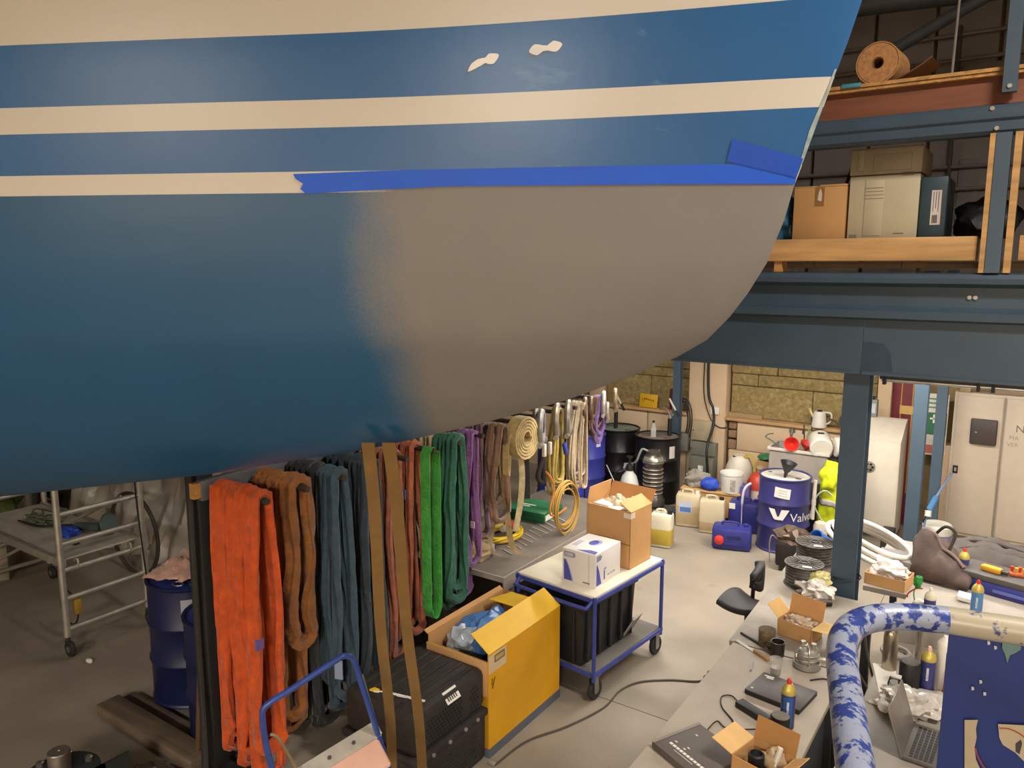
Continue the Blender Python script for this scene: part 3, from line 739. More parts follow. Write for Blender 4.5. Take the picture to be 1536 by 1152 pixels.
# green case
c = pz(800, 772, BZ)
t = thing('tool_case', 'flat green case with white lettering lying on the bench', 'case', (c.x, c.y, BZ), R(4))
GR = M('#1F6B42', .45, var=.08)
G().bx(-.22, .22, -.19, .19, .0, .095, .012).build('body', GR, t)
G().bx(-.222, .222, -.192, .192, .05, .056).build('seam', M('#164A30', .5), t)
for i, (x, w_, y) in enumerate(((-.05, .16, .0), (-.06, .10, -.05), (-.10, .04, -.045))): G().c(x, y, .096, w_, .018, .002, rz=.0).build('printed_mark', PAPER, t)
G().bx(.221, .225, -.17, -.02, .02, .07).build('label', PAPER, t)
# yellow extension cable
c = pz(757, 806, BZ)
t = thing('extension_cable', 'coiled yellow extension cable with red and blue connectors on the bench', 'cable', (c.x - .02, c.y - .02, BZ + .012))
g = G()
for k in range(11): g.ring((.01 * math.sin(k), .01 * math.cos(k * 2), .012 + .010 * (k // 3)), (.185 - .016 * (k % 3)), .011, 6, 34, sx=.86, sy=1.12)
g.build('coil', M('#C9A80E', .5, var=.1), t)
g = G().tube(smooth([(.16, .02, .05), (.10, -.2, .04), (.05, -.28, .02), (.12, -.32, .015)]), .009, 6); g.build('lead', M('#C9A80E', .5, var=.1), t)
g = G().lathe([(.02, -.06), (.032, -.04), (.034, .05), (.03, .06)], 14, (.02, .10, .08), Matrix.Rotation(R(70), 3, 'X') @ Matrix.Rotation(R(0), 3, 'Y'))
r_ = g.build('red_connector', M('#B8332C', .5), t)
G().lathe([(.034, 0), (.034, .05), (.02, .055)], 14, (.02, .04, .06), Matrix.Rotation(R(70), 3, 'X')).build('collar', M('#D9D3C6', .5), t)
G().lathe([(.018, -.05), (.027, -.03), (.028, .05), (.022, .055)], 14, (.15, -.36, .03), Matrix.Rotation(R(80), 3, 'X') @ Matrix.Rotation(R(20), 3, 'Y')).build('blue_connector', M('#39498A', .5), t)
# beige strap heap left of it
c = pz(718, 835, BZ)
o = G().blob((0, 0, .055), (.12, .15, .075), 3, .25, 2.2, 3, 0).build('strap_heap', fabric('#9B8560'), loc=(c.x, c.y, BZ))
tag(o, 'folded beige webbing heap at the near end of the bench', 'strap heap')
# spanners
SPAN = M('#A9A29A', .4, .3, var=.1)
for k in range(12):
    f = k / 11; c = pz(768 + 75 * f, 832 - 52 * f, BZ)
    L_ = .11 + .11 * f
    t = thing('spanner', ('spanner number %d' % k) if False else ['smallest spanner at the near end of the row on the bench', 'second smallest spanner in the bench row', 'third spanner from the near end of the row', 'fourth spanner from the near end of the row', 'fifth spanner from the near end of the row', 'sixth spanner in the middle of the bench row', 'seventh spanner in the middle of the bench row', 'fifth spanner from the far end of the row', 'fourth spanner from the far end of the row', 'third spanner from the far end of the row', 'second largest spanner in the bench row', 'largest spanner at the far end of the row'][k], 'spanner', (c.x - .06, c.y + .02, BZ), R(-22 + 5 * math.sin(k * 2)), 'spanners in a row on the bench')
    s_ = .6 + .5 * f
    G().bx(-L_ / 2, L_ / 2, -.008 * s_, .008 * s_, 0, .007).build('shaft', SPAN, t)
    G().prism([(-L_ / 2 - .02 * s_, .014 * s_, 0), (-L_ / 2 - .006 * s_, .005 * s_, 0), (-L_ / 2 - .006 * s_, -.005 * s_, 0), (-L_ / 2 - .02 * s_, -.014 * s_, 0), (-L_ / 2 + .004, -.015 * s_, 0), (-L_ / 2 + .012 * s_, 0, 0), (-L_ / 2 + .004, .015 * s_, 0)], (0, 0, .007)).build('jaw', SPAN, t)
    G().ring((L_ / 2 + .008 * s_, 0, .005), .011 * s_, .004, 6, 12).build('ring_end', SPAN, t)

# ================================================================== LEFT: SCAFFOLD, DRUMS
t = thing('scaffold_tower', 'aluminium scaffold tower with ladder rungs, platform and castors', 'scaffold', (0, 0, 0))
SX, SYA, SYB = -6.2, 2.745, 3.42
for X in (SX, SX - 1.75):
    for Y in (SYA, SYB): G().cyl((X, Y, .16), (X, Y, 1.62 if X == SX else 1.18), .026, 12).build('post', ALU, t)
    for z in (.22, .475, .71, .925, 1.165): G().cyl((X, SYA, z), (X, SYB, z), .021, 10).build('rung', ALU, t)
    for Y in (SYA, SYB):
        G().cyl((X, Y, .12), (X, Y, .17), .018, 8).bx(X - .03, X + .05, Y - .012, Y + .012, .105, .125).build('castor_fork', DKSTEEL, t)
        w_ = G().lathe([(.02, -.018), (.06, -.018), (.065, -.01), (.065, .01), (.06, .018), (.02, .018)], 16, (X + .03, Y, .066), Matrix.Rotation(PI / 2, 3, 'X')).build('castor_wheel', RUBBER, t)
        G().lathe([(.028, -.022), (.028, .022)], 10, (X + .03, Y, .066), Matrix.Rotation(PI / 2, 3, 'X')).build('wheel_hub', STEEL, w_)
for Y in (SYA + .02, SYB - .02): G().bx(SX - 1.75, SX, Y - .02, Y + .02, .735, .80, .003).build('side_rail', ALU, t)
G().bx(SX - 1.72, SX - .04, SYA + .045, SYB - .045, .775, .79).build('platform_board', M('#9B9385', .7, var=.12), t)
for X in (SX - .09, SX - .09): pass
for Y in (SYA + .12, SYB - .12): G().tube(arc((SX - .005, Y, .745), .032, -PI / 2, PI, 8, 'Y'), .008, 6).build('platform_hook', ALU, t)
G().cyl((SX - 1.7, SYA, .3), (SX - .3, SYB, 1.1), .014, 8).build('diagonal_brace', ALU, t)
G().bx(SX - 2.4, SX + .02, SYA - .08, SYA + .16, 1.64, 1.68).build('top_plank', M('#B9B2A6', .6), t)
tag(G().tube(smooth([(SX + .06, SYB - .07, 1.75), (SX + .05, SYB - .06, 1.2), (SX + .05, SYB - .03, .6), (SX + .04, SYB, .22), (SX + .04, SYB, .12)]), .008, 6).build('cable', BLACKP), 'black cable hanging down the far scaffold post', 'cable')
c = Vector((SX - .55, SYA + .33, .79))
tag(G().blob((0, 0, .035), (.10, .07, .045), 5, .5, 2.5, 3, 0).build('blue_glove', M('#1C3FA0', .6), loc=c), 'crumpled blue glove on the scaffold platform', 'glove')
tag(G().c(0, 0, .008, .07, .04, .016, .003).build('tape_measure', BLACKP, loc=(SX - .3, SYA + .26, .79)), 'small black block lying on the scaffold platform', 'block')
t = thing('angle_grinder', 'grey power tool with round guard on the scaffold platform', 'power tool', (SX - .42, SYB - .18, .79), R(20))
G().cyl((-.2, 0, .05), (.06, 0, .06), .035, 12, .042).build('body', M('#3E4A48', .5), t)
G().lathe([(.09, -.012), (.095, 0), (.09, .012)], 20, (.14, 0, .10), Matrix.Rotation(R(75), 3, 'Y')).build('guard', M('#44524F', .5), t)
G().tube(smooth([(-.2, 0, .05), (-.35, .05, .03), (-.6, -.02, .02), (-.9, .06, .02)]), .008, 6).build('cord', BLACKP, t)
g = G()
rn = random.Random(3)
for k in range(7): g.tube(smooth([(rn.uniform(-.3, .3), rn.uniform(-.1, .1), .02 + .01 * k) for _ in range(6)], 5), .008, 6)
tag(g.build('cable_heap', M('#4E5A42', .7), loc=(SX - 1.1, SYB - .3, .79)), 'tangled greenish cables on the far part of the scaffold platform', 'cable')
tag(G().ring((0, 0, .42), .42, .02, 8, 36, 'Y').build('hoop', M('#3A352E', .7), loc=(SX - 1.15, SYB + .55, .0)), 'dark hoop leaning behind the scaffold', 'hoop')
t = thing('cable_reel', 'small cable with a yellow plug hanging by the scaffold leg', 'cable', (SX - .05, SYA + .08, .32))
G().ring((-.12, .03, .0), .14, .007, 6, 24, 'Y').build('loop', BLACKP, t)
G().c(.04, .02, .06, .05, .06, .13, .015).build('plug', M('#8C6A1E', .6), t)
# dust sheeting behind the scaffold
def sheet_fn(x0, y0, x1, y1, z1, amp, seed):
    def f(a, b):
        p = Vector((x0, y0, 0)).lerp(Vector((x1, y1, 0)), a); n_ = noise.noise(Vector((a * 9, b * 2.5, seed))); n2 = noise.noise(Vector((a * 25, b * 6, seed)))
        d = Vector((y1 - y0, x0 - x1, 0)).normalized()
        q = p + d * (amp * n_ + amp * .55 * n2 + amp * .35 * abs(noise.noise(Vector((a * 40 + b * 6, b * 9 - a * 5, seed)))) + .35 * (1 - b) ** 3); q.z = .02 + z1 * b + .03 * n2 * (b > .9)
        return q
    return f
PLAS = M('#B5ADA2', .28, var=.15, scale=5, alpha=.85)
tag(G().sheet(sheet_fn(-8.9, 4.4, -5.2, 5.0, 3.0, .2, 3), 110, 44, .003).build('dust_sheet', PLAS), 'crumpled translucent plastic dust sheet hanging behind the scaffold', 'dust sheet')
tag(G().sheet(sheet_fn(-12.2, 5.2, -8.7, 4.8, 3.0, .15, 8), 40, 16, .003).build('dust_sheet', M('#57524B', .5, var=.2, scale=4)), 'dark plastic sheet further left behind the scaffold', 'dust sheet')
tag(G().bx(-.3, .3, -1.4, 1.4, 0, .42, .01).build('timber_stack', M('#8F8370', .8, var=.2, scale=4), loc=(-9.6, 3.6, 0), rz=R(60)), 'low pale stack of boards on the floor behind the scaffold', 'boards')
tag(G().blob((0, 0, .12), (.5, .35, .16), 4, .4, 2, 3, 0).build('green_cloth', M('#4C5A2A', .8), loc=(-9.3, 3.3, .42)), 'green cloth lying on the boards behind the scaffold', 'cloth')

def drum(name, label, loc, rz, body, lid=None, group=None, h=.88, r=.292, n=32):
    t = thing(name, label, 'drum', loc, rz, group)
    P = [(r - .004, .0), (r + .006, .008), (r + .004, .02), (r - .004, .028)]
    for zc in (.31, .58): P += [(r - .004, zc - .022), (r + .008, zc - .006), (r + .008, zc + .006), (r - .004, zc + .022)]
    P += [(r - .004, h - .03), (r + .004, h - .02), (r + .006, h - .004), (r, h), (r - .012, h), (r - .014, h - .02), (.0, h - .02)]
    G().lathe(P, n).build('body', body, t)
    if lid: G().lathe([(r - .018, h - .019), (r - .03, h - .012), (0, h - .012)], n).build('lid', lid, t)
    g = G().lathe([(.035, h - .02), (.035, h - .004), (.02, h), (0, h)], 12, (.17, -.08, 0)); g.build('bung', STEEL, t)
    G().lathe([(.022, h - .02), (.022, h - .006), (0, h - .004)], 10, (-.19, .06, 0)).build('bung', STEEL, t)
    return t
def drum_label(t, a0, a1, z0, z1, mat, name='label', r=.2935, skew=0):
    def f(a, b):
        an = a0 + (a1 - a0) * a + skew * b
        return (r * math.cos(an), r * math.sin(an), z0 + (z1 - z0) * b)
    return G().sheet(f, 10, 3, 0).build(name, mat, t)
DBLUE = M('#161C42', .4, var=.15, scale=5)
toCam = lambda v: math.atan2(-v.y, -v.x)
d = Vector((-4.85, 3.0, 0))
t = drum('steel_drum', 'dark blue steel drum with a pink cloth on its lid', (d.x, d.y, .05), 0, DBLUE, M('#252E70', .4))
drum_label(t, toCam(d) - .25, toCam(d) + .20, .70, .80, M('#9A96A0', .7))
g = G().ring((.12, -.17, .885), .03, .006, 6, 14, sx=1.5).build('ring_pull', STEEL, t)
d = Vector((-4.21, 2.87, 0))
t = drum('steel_drum', 'smaller blue drum half hidden behind the rack post', (d.x, d.y, .04), 0, DBLUE, M('#252E70', .4), h=.84)
drum_label(t, toCam(d) - .55, toCam(d) - .2, .68, .78, M('#9A96A0', .7))
def cloth_fn(rx, ry, h, seed, drop=.0):
    def f(a, b):
        x, y = (a - .5) * 2, (b - .5) * 2; v = Vector((x * 2.1, y * 2.1, seed))
        z = h * (.55 + .45 * noise.noise(v) + .35 * abs(noise.noise(v * 2.3))) * max(0, 1 - .75 * max(abs(x), abs(y)) ** 2) - drop * max(abs(x), abs(y)) ** 6
        return (x * rx * (1 + .18 * noise.noise(v * 1.3)), y * ry * (1 + .18 * noise.noise(v * 1.7 + Vector((4, 4, 4)))), .012 + max(z, -drop))
    return f
tag(G().sheet(cloth_fn(.20, .25, .16, 4), 26, 26, .004).build('cloth', fabric('#B48C7A'), loc=(-4.87, 3.02, .935), rz=R(25)), 'crumpled pink cloth lying on the blue drum', 'cloth')
# timber skid below the drums
t = thing('timber_skid', 'worn wooden skid of planks under the blue drums', 'pallet', (0, 0, 0))
SK = M('#6B5A48', .85, var=.25, scale=3, stretch=(1, 8, 8))
G().bx(-5.15, -4.05, 2.42, 2.58, .02, .10, .006).build('plank', SK, t)
G().bx(-5.2, -4.08, 2.62, 2.72, .0, .04, .006).build('plank', SK, t)
G().bx(-5.2, -4.08, 2.92, 3.10, .0, .04, .006).build('plank', SK, t)
for x in (-5.04, -4.2): G().bx(x, x + .1, 2.43, 2.57, 0, .02).build('block', SK, t)
# dark uprights / hoses at the rack end
for k, (x, y, hx, lb) in enumerate(((-4.03, 2.52, '#1F1D1C', 'black hose hanging at the near end of the rack'), (-3.95, 2.48, '#2B2724', 'dark grey hose hanging at the near end of the rack'))):
    tag(G().tube(smooth([(x, y, 2.0), (x + .01, y - .01, 1.5), (x - .01, y, .9), (x + .02, y - .02, .3), (x + .05, y - .05, .02)]), .018, 8).build('hose', M(hx, .7)), lb, 'hose')
tag(G().cyl((-4.12, 2.52, .02), (-4.03, 2.55, 1.0), .02, 8).build('wood_stick', M('#5A3C22', .8)), 'dark wooden stick leaning at the near end of the rack', 'stick')
# machine stub bottom left
c = pz(88, 1130, .42)
t = thing('shaft_flange', 'bright steel shaft end on a dark bolted flange, bottom left', 'machine part', (c.x, c.y, 0))
DG = M('#2F3634', .5, .3, var=.2)
G().lathe([(.10, 0), (.10, .20), (.19, .24), (.20, .26), (.20, .30), (.18, .31), (.10, .315), (0, .315)], 24).build('flange', DG, t)
G().lathe([(.058, .31), (.058, .43), (.054, .435), (.008, .435), (.006, .43), (0, .43)], 24).build('shaft', M('#A79C92', .35, .85), t)
for k in range(6):
    a = k * PI / 3 + .3; G().lathe([(.022, .31), (.022, .335), (.014, .34), (0, .34)], 8, (.145 * math.cos(a), .145 * math.sin(a), 0)).build('bolt', STEEL, t)
for k in range(2):
    G().bx(.20 + k * .0, .22, -.05 + .14 * k, .14 + .14 * k, .18, .36).build('fin', DG, t)
G().bx(-.3, .3, -.25, .25, 0, .03).build('base', DG, t)
c = pz(225, 1160, .1)
tag(G().sheet(cloth_fn(.2, .16, .10, 9), 20, 20, .003).build('plastic_wrap', M('#77736E', .25, var=.3, scale=20), loc=(c.x, c.y, .0), rz=.4), 'shiny grey plastic wrap on the floor at the bottom left', 'plastic')
c = pz(134, 993, 0)
tag(G().blob((0, 0, .012), (.035, .022, .015), 1, .3, 2, 2, 0).build('paper_scrap', PAPER, loc=c), 'white paper scrap on the floor near the scaffold castor', 'scrap')

# ================================================================== TROLLEY AND WHAT IT CARRIES
t = thing('trolley', 'blue tubular trolley with a white top, lower deck and rubber wheels', 'trolley', (-2.70, 5.02, 0), R(-6))
TX, TY = .35, .47
TOPW = M('#D8CFB9', .5, var=.05, scale=5, spot='#5D574C', spot_amt=.30, spot_scale=5)
G().bx(-TX, TX, -TY, TY, .785, .805, .003).build('top_board', TOPW, t)
for x in (-TX, TX):
    for y in (-TY, TY): G().cyl((x, y, .17), (x, y, .80), .015, 10).build('upright', BLUEF, t)
for z in (.775, .215):
    for x in (-TX, TX): G().bx(x - .014, x + .014, -TY - .014, TY + .014, z - .014, z + .014).build('frame_bar', BLUEF, t)
    for y in (-TY, TY): G().bx(-TX, TX, y - .014, y + .014, z - .014, z + .014).build('frame_bar', BLUEF, t)
G().tube(smooth([(-TX + .02, -TY, .775), (-TX + .03, -TY - .05, .74), (-TX + .08, -TY - .075, .735), (TX - .08, -TY - .075, .735), (TX - .03, -TY - .05, .74), (TX - .02, -TY, .775)], 5), .013, 10).build('handle', BLUEF, t)
G().bx(-TX, TX, -TY, TY, .222, .235, .003).build('lower_deck', M('#5E5850', .6, var=.15), t)
for x in (-TX + .03, TX - .03):
    for y in (-TY + .04, TY - .04):
        G().bx(x - .04, x + .04, y - .04, y + .04, .19, .201).bx(x - .03, x - .024, y - .02, y + .03, .07, .195).bx(x + .024, x + .03, y - .02, y + .03, .07, .195).build('castor_fork', STEEL, t)
        w_ = G().lathe([(.03, -.018), (.068, -.018), (.078, -.008), (.078, .008), (.068, .018), (.03, .018)], 20, (x, y + .02, .078), Matrix.Rotation(PI / 2, 3, 'Y')).build('wheel', RUBBER, t)
        G().lathe([(.02, -.021), (.032, -.019), (.032, .019), (.02, .021)], 12, (x, y + .02, .078), Matrix.Rotation(PI / 2, 3, 'Y')).build('hub', STEEL, w_)
def carton_box(t, sx, sy, h, mat, inner, wall=.006):
    """open box: four walls and a base as one mesh, footprint centred"""
    g = G()
    g.bx(-sx / 2, sx / 2, -sy / 2, -sy / 2 + wall, 0, h).bx(-sx / 2, sx / 2, sy / 2 - wall, sy / 2, 0, h).bx(-sx / 2, -sx / 2 + wall, -sy / 2, sy / 2, 0, h).bx(sx / 2 - wall, sx / 2, -sy / 2, sy / 2, 0, h)
    g.bx(-sx / 2, sx / 2, -sy / 2, sy / 2, 0, wall)
    return g.build('box_body', mat, t)
def flap(t, a, b, out, mat, name='flap', th=.005):
    a, b, out = Vector(a), Vector(b), Vector(out)
    n_ = (b - a).cross(out).normalized() * th
    return G().prism([a, b, b + out, a + out], n_).build(name, mat, t)
# white and blue carton
t = thing('paper_carton', 'white carton with blue curved print on the trolley', 'carton', (-2.60, 4.83, .806), R(-2))
S_ = (.14, .185, .25)
G().bx(-S_[0], S_[0], -S_[1], S_[1], 0, S_[2], .003).build('carton', M('#D9D2CC', .6, var=.03), t)
PB = M('#3E459E', .6); PL = M('#9FA2C8', .6); PG = M('#8C8AA0', .7)
yf = -S_[1] - .0008; xf_ = S_[0] + .0008
def fr(pts, mat, name='printed_mark'): G().prism([(x, yf, z) for x, z in pts], (0, -.0006, 0)).build(name, mat, t)
def rt_(pts, mat, name='printed_mark'): G().prism([(xf_, y, z) for y, z in pts], (.0006, 0, 0)).build(name, mat, t)
fr([(-.125, .012), (-.055, .012), (-.068, .06), (-.088, .12), (-.11, .165), (-.125, .17)], PB)
fr([(-.053, .012), (-.043, .012), (-.06, .07), (-.084, .13), (-.105, .165), (-.109, .165), (-.086, .12), (-.066, .06)], PL)
fr([(-.125, .19), (-.045, .19), (-.028, .2), (-.03, .225), (-.045, .23), (-.125, .23)], PG)
fr([(-.12, .197), (-.05, .197), (-.05, .222), (-.12, .222)], M('#C9C6D6', .7))
fr([(.035, .02), (.095, .02), (.095, .03), (.035, .03)], M('#7C756F', .7))
fr([(.085, .012), (.088, .012), (.088, .235), (.085, .235)], M('#A8A096', .7))
rt_([(-.17, .012), (-.10, .012), (-.115, .06), (-.135, .12), (-.16, .17), (-.17, .17)], PB)
rt_([(-.17, .19), (-.11, .195), (-.095, .215), (-.11, .232), (-.17, .235)], PG)
rt_([(-.065, .03), (-.05, .03), (-.05, .10), (-.065, .10)], PB)
rt_([(-.065, .105), (-.03, .105), (-.03, .118), (-.065, .118)], PG)
for k in range(3): rt_([(-.01 + .04 * k, .045), (.018 + .04 * k, .045), (.018 + .04 * k, .056), (-.01 + .04 * k, .056)], PG)
zt = S_[2] + .0006
G().prism([(-.03, -.165, zt), (.13, -.175, zt), (.12, -.12, zt), (.06, -.115, zt)], (0, 0, .0006)).build('printed_mark', PB, t)
G().lathe([(.05, 0), (.05, .0006), (0, .0006)], 20, (0, .03, zt), sx=.7).build('printed_mark', PB, t)
G().lathe([(.065, 0), (.065, .0004), (0, .0004)], 20, (.012, .035, zt), sx=.7).build('printed_mark', PL, t)
for k in range(3): G().bx(-.115 + .015 * k, -.107 + .015 * k, -.10, .02, zt, zt + .0006).build('printed_mark', PG, t)
# big cardboard box
t = thing('cardboard_box', 'tall open brown cardboard box full of packaging on the trolley', 'box', (-2.60, 5.27, .806), R(-6))
sx, sy, h = .40, .31, .45
carton_box(t, sx, sy, h, CARD, CARD_IN)
flap(t, (sx / 2, -sy / 2, h), (sx / 2, sy / 2, h), (-.10, 0, .06), CARD)
flap(t, (-sx / 2, -sy / 2, h), (-sx / 2, sy / 2, h), (.02, 0, .13), CARD)
flap(t, (-sx / 2, sy / 2, h), (sx / 2, sy / 2, h), (0, .06, .10), CARD_IN)
G().bx(-sx / 2 - .001, sx / 2 + .001, -sy / 2 - .002, -sy / 2, .19, .197).build('crease', M('#8E6436', .9), t)
G().bx(sx / 2 - .06, sx / 2 + .003, -sy / 2 - .002, -sy / 2 + .06, .40, .44).build('tape_corner', M('#D8CDB8', .5), t)
G().c(-.02, -sy / 2 - .0015, .15, .05, .002, .02).build('hand_hole', M('#4A2F18', .9), t)
o = tag(G().bx(-.16, -.02, -.12, 0, .35, .455, .004).bx(-.015, .08, -.13, -.02, .34, .44, .004).build('white_packs', PAPER, None, (-2.60, 5.27, .806), R(-6)), 'white packs inside the tall cardboard box', 'packs')
o = tag(G().sheet(cloth_fn(.15, .12, .12, 21), 24, 24, .002).build('plastic_packaging', M('#CDB89C', .3, var=.2, scale=12, alpha=.85), loc=(-2.62, 5.32, 1.20)), 'crumpled clear plastic packaging on top of the cardboard box', 'packaging')
# black lidded crate on the lower deck
t = thing('plastic_crate', 'black plastic storage crate on the trolley lower deck', 'crate', (-2.72, 4.90, .236), R(-6))
G().bx(-.26, .26, -.36, .36, 0, .46, .012, taper=.02).build('body', BLACKP, t)
G().bx(-.275, .275, -.375, .375, .43, .475, .006).build('rim', BLACKP, t)
for k in range(5): G().bx(.245, .272, -.30 + .145 * k, -.28 + .145 * k, .03, .43, .003).build('rib', BLACKP, t)
for k in range(3): G().bx(-.20 + .19 * k, -.18 + .19 * k, -.372, -.345, .03, .43, .003).build('rib', BLACKP, t)
tag(G().c(0, 0, .09, .012, .16, .18, rx=0, ry=.5).build('wire_rack', M('#8E887E', .5), loc=(-2.42, 5.18, .24)), 'small grey grille leaning behind the crate on the trolley', 'grille')

# ================================================================== YELLOW BOX, BLACK CASE, CABLE
t = thing('yellow_carton', 'large yellow cardboard box with open flaps and dark base strip', 'carton', (-2.90, 4.03, 0), R(0))
YB = M('#D69A0C', .55, var=.06, scale=4); YD = M('#8A6210', .6, var=.08)
YTOP = M('#E0B010', .5, var=.04)
sx, sy, h = .50, .86, .70
g = G(); wl = .008
g.bx(sx / 2 - wl, sx / 2, -sy / 2, sy / 2, .06, h).build('side_panel', YB, t)
G().bx(-sx / 2, sx / 2 - wl, -sy / 2, -sy / 2 + wl, .06, h - .05).build('side_panel', M('#B5811A', .6, var=.1), t)
G().bx(-sx / 2, sx / 2 - wl, sy / 2 - wl, sy / 2, .06, h).build('side_panel', CARD_IN, t)
G().bx(-sx / 2, -sx / 2 + wl, -sy / 2 + wl, sy / 2 - wl, .06, h).build('side_panel', CARD, t)
G().bx(-sx / 2 - .002, sx / 2 + .004, -sy / 2 - .004, sy / 2 + .004, 0, .062).build('base_strip', M('#5A5E66', .5, var=.1), t)
flap(t, (sx / 2, -sy / 2, h), (sx / 2, sy / 2, h), (-.14, 0, .10), YTOP)
flap(t, (-sx / 2 + .08, sy / 2, h), (sx / 2 - .06, sy / 2, h), (0, -.28, .05), YTOP)
flap(t, (-sx / 2, -sy / 2, h), (-sx / 2, sy / 2, h), (-.03, 0, .02), CARD)
G().bx(-sx / 2, sx / 2 - wl, -sy / 2 - .012, -sy / 2, .42, h - .05, .002).build('folded_flap', CARD, t)
G().bx(sx / 2, sx / 2 + .0012, -.43, -.24, h - .13, h - .01).build('label', M('#CDB48E', .7), t)
G().bx(sx / 2 + .0012, sx / 2 + .002, -.37, -.26, h - .075, h - .025).build('printed_mark', M('#6A5528', .7), t)
G().bx(sx / 2 + .002, sx / 2 + .0026, -.36, -.27, h - .065, h - .035).build('printed_mark', M('#B89A62', .7), t)
G().prism([(sx / 2 + .001, -.40, h - .24), (sx / 2 + .001, -.385, h - .24), (sx / 2 + .001, -.36, h - .17), (sx / 2 + .001, -.375, h - .17)], (.001, 0, 0)).build('printed_mark', M('#7A5A0A', .7), t)
G().prism([(sx / 2 + .001, -.40, h - .17), (sx / 2 + .001, -.392, h - .17), (sx / 2 + .001, -.392, h - .22), (sx / 2 + .001, -.40, h - .21)], (.001, 0, 0)).build('printed_mark', M('#7A5A0A', .7), t)
o = tag(G().blob((0, 0, 0), (.17, .24, .17), 6, .5, 1.6, 4).build('plastic_bag', M('#4C76AE', .3, var=.15, scale=6), loc=(-2.95, 4.0, .56)), 'blue plastic bag stuffed in the yellow box', 'bag')
tag(G().blob((0, 0, 0), (.10, .10, .10), 8, .5, 2.5, 3).build('clear_plastic', M('#9DA6B0', .2, var=.3, scale=15), loc=(-3.0, 3.80, .60)), 'clear plastic wrap next to the blue bag in the yellow box', 'plastic')

t = thing('pet_carrier', 'black ribbed plastic carrier case with mesh vents and a white label', 'carrier', (-2.96, 3.27, 0), R(0))
BC = M('#2B2522', .6, var=.25, scale=25, bump=.3, bscale=60)
sx, sy = .58, .66
G().bx(-sx / 2, sx / 2, -sy / 2, sy / 2, 0, .31, .03).build('lower_shell', BC, t)
G().bx(-sx / 2 - .012, sx / 2 + .012, -sy / 2 - .012, sy / 2 + .012, .30, .345, .008).build('rim', BC, t)
G().bx(-sx / 2, sx / 2, -sy / 2, sy / 2, .34, .62, .055).build('upper_shell', BC, t)
for k in range(6): G().bx(-.22 + .085 * k, -.19 + .085 * k, -sy / 2 + .06, sy / 2 - .06, .612, .628, .004).build('top_rib', BC, t)
HOLE = M('#0B0A09', .9)
g = G()
for (ya, yb) in ((-.23, .11), (.17, .27)):
    n_ = int((yb - ya) / .027)
    for i in range(n_):
        for j in range(7):
            y = ya + i * .027 + (.0135 if j % 2 else 0); z = .39 + j * .024
            g.lathe([(.009, 0), (.009, .003)], 6, (sx / 2 - .0015, y, z), Matrix.Rotation(PI / 2, 3, 'Y'))
o = g.build('vent_holes', HOLE, t); o['kind'] = 'stuff'
g = G()
for j in range(8):
    g.bx(sx / 2 - .002, sx / 2 + .006, -.24, .24, .05 + j * .028, .062 + j * .028)
o = g.build('side_grooves', BC, t); o['kind'] = 'stuff'
for y in (-.2, -.05, .1, .22): G().lathe([(.012, 0), (.012, .012), (0, .013)], 8, (sx / 2 + .010, y, .322), Matrix.Rotation(PI / 2, 3, 'Y')).build('bolt', ALU, t)
G().c(sx / 2 - .012, .0, .588, .004, .12, .075, ry=R(-38)).build('label', PAPER, t)
for k in range(5): G().c(sx / 2 - .008, -.04 + .018 * k, .588, .002, .008, .045, ry=R(-38)).build('printed_mark', INK, t)
G().prism([(-.08, -.28, .622), (-.03, -.26, .622), (.24, -.20, .628), (.24, -.19, .628), (-.02, -.24, .622)], (0, 0, .009)).build('paper_strip', PAPER, t)
G().prism([(-.11, -.285, .623), (-.08, -.28, .623), (-.06, -.25, .623), (-.10, -.25, .623)], (0, 0, .010)).build('yellow_mark', YELP, t)
tag(G().tube(smooth([pz(x, y, .008) for x, y in ((742, 1148), (790, 1112), (850, 1090), (905, 1062), (930, 1036), (960, 1023), (1005, 1020), (1045, 1022), (1068, 1016), (1085, 1005))], 6), .0075, 6).build('floor_cable', M('#4A4238', .7)), 'dark cable winding across the concrete floor', 'cable')
tag(G().c(0, 0, .012, .05, .03, .024, .008).build('cable_plug', M('#8E8576', .6), loc=pz(738, 1147, 0)), 'pale plug at the end of the floor cable', 'plug')

# blue folding step / seat in front of the slings
t = thing('folding_seat', 'blue tubular frame with a pink board and riveted aluminium bar', 'seat frame', (0, 0, 0))
Xs = -2.35
def fp(x, y, X=Xs): return px(x, y, X)
P = [fp(440, 1260, -2.62), fp(420, 1190, -2.60), fp(402, 1130, -2.58), fp(394, 1078, -2.55), fp(400, 1058, -2.53), fp(440, 1032, -2.48), fp(500, 993, -2.40), fp(517, 984, -2.38), fp(530, 990, -2.37), fp(542, 1025, -2.36), fp(560, 1080, -2.35), fp(585, 1160, -2.34), fp(608, 1240, -2.33)]
foot = []
PP = [Vector((P[0].x - .05, P[0].y - .05, .02))] + P + [Vector((P[-1].x + .1, P[-1].y + .03, .02))]
G().tube(smooth(PP, 5), .0135, 10).build('tube_frame', M('#2D4589', .35, var=.15, scale=20), t)
b0, b1 = fp(470, 1152, -2.50), fp(567, 1092, -2.36)
dv = (b1 - b0).normalized()
b0 -= dv * .12
nn_ = Vector((.5, -.4, .75)).normalized()
upv = dv.cross(nn_).normalized()
if upv.z < 0: upv = -upv
def oriented(c, ex, ey, ez, sx, sy, sz): return [c + ex * (a * sx / 2) + ey * (b * sy / 2) + ez * (d * sz / 2) for d in (-1, 1) for a, b in ((-1, -1), (1, -1), (1, 1), (-1, 1))]
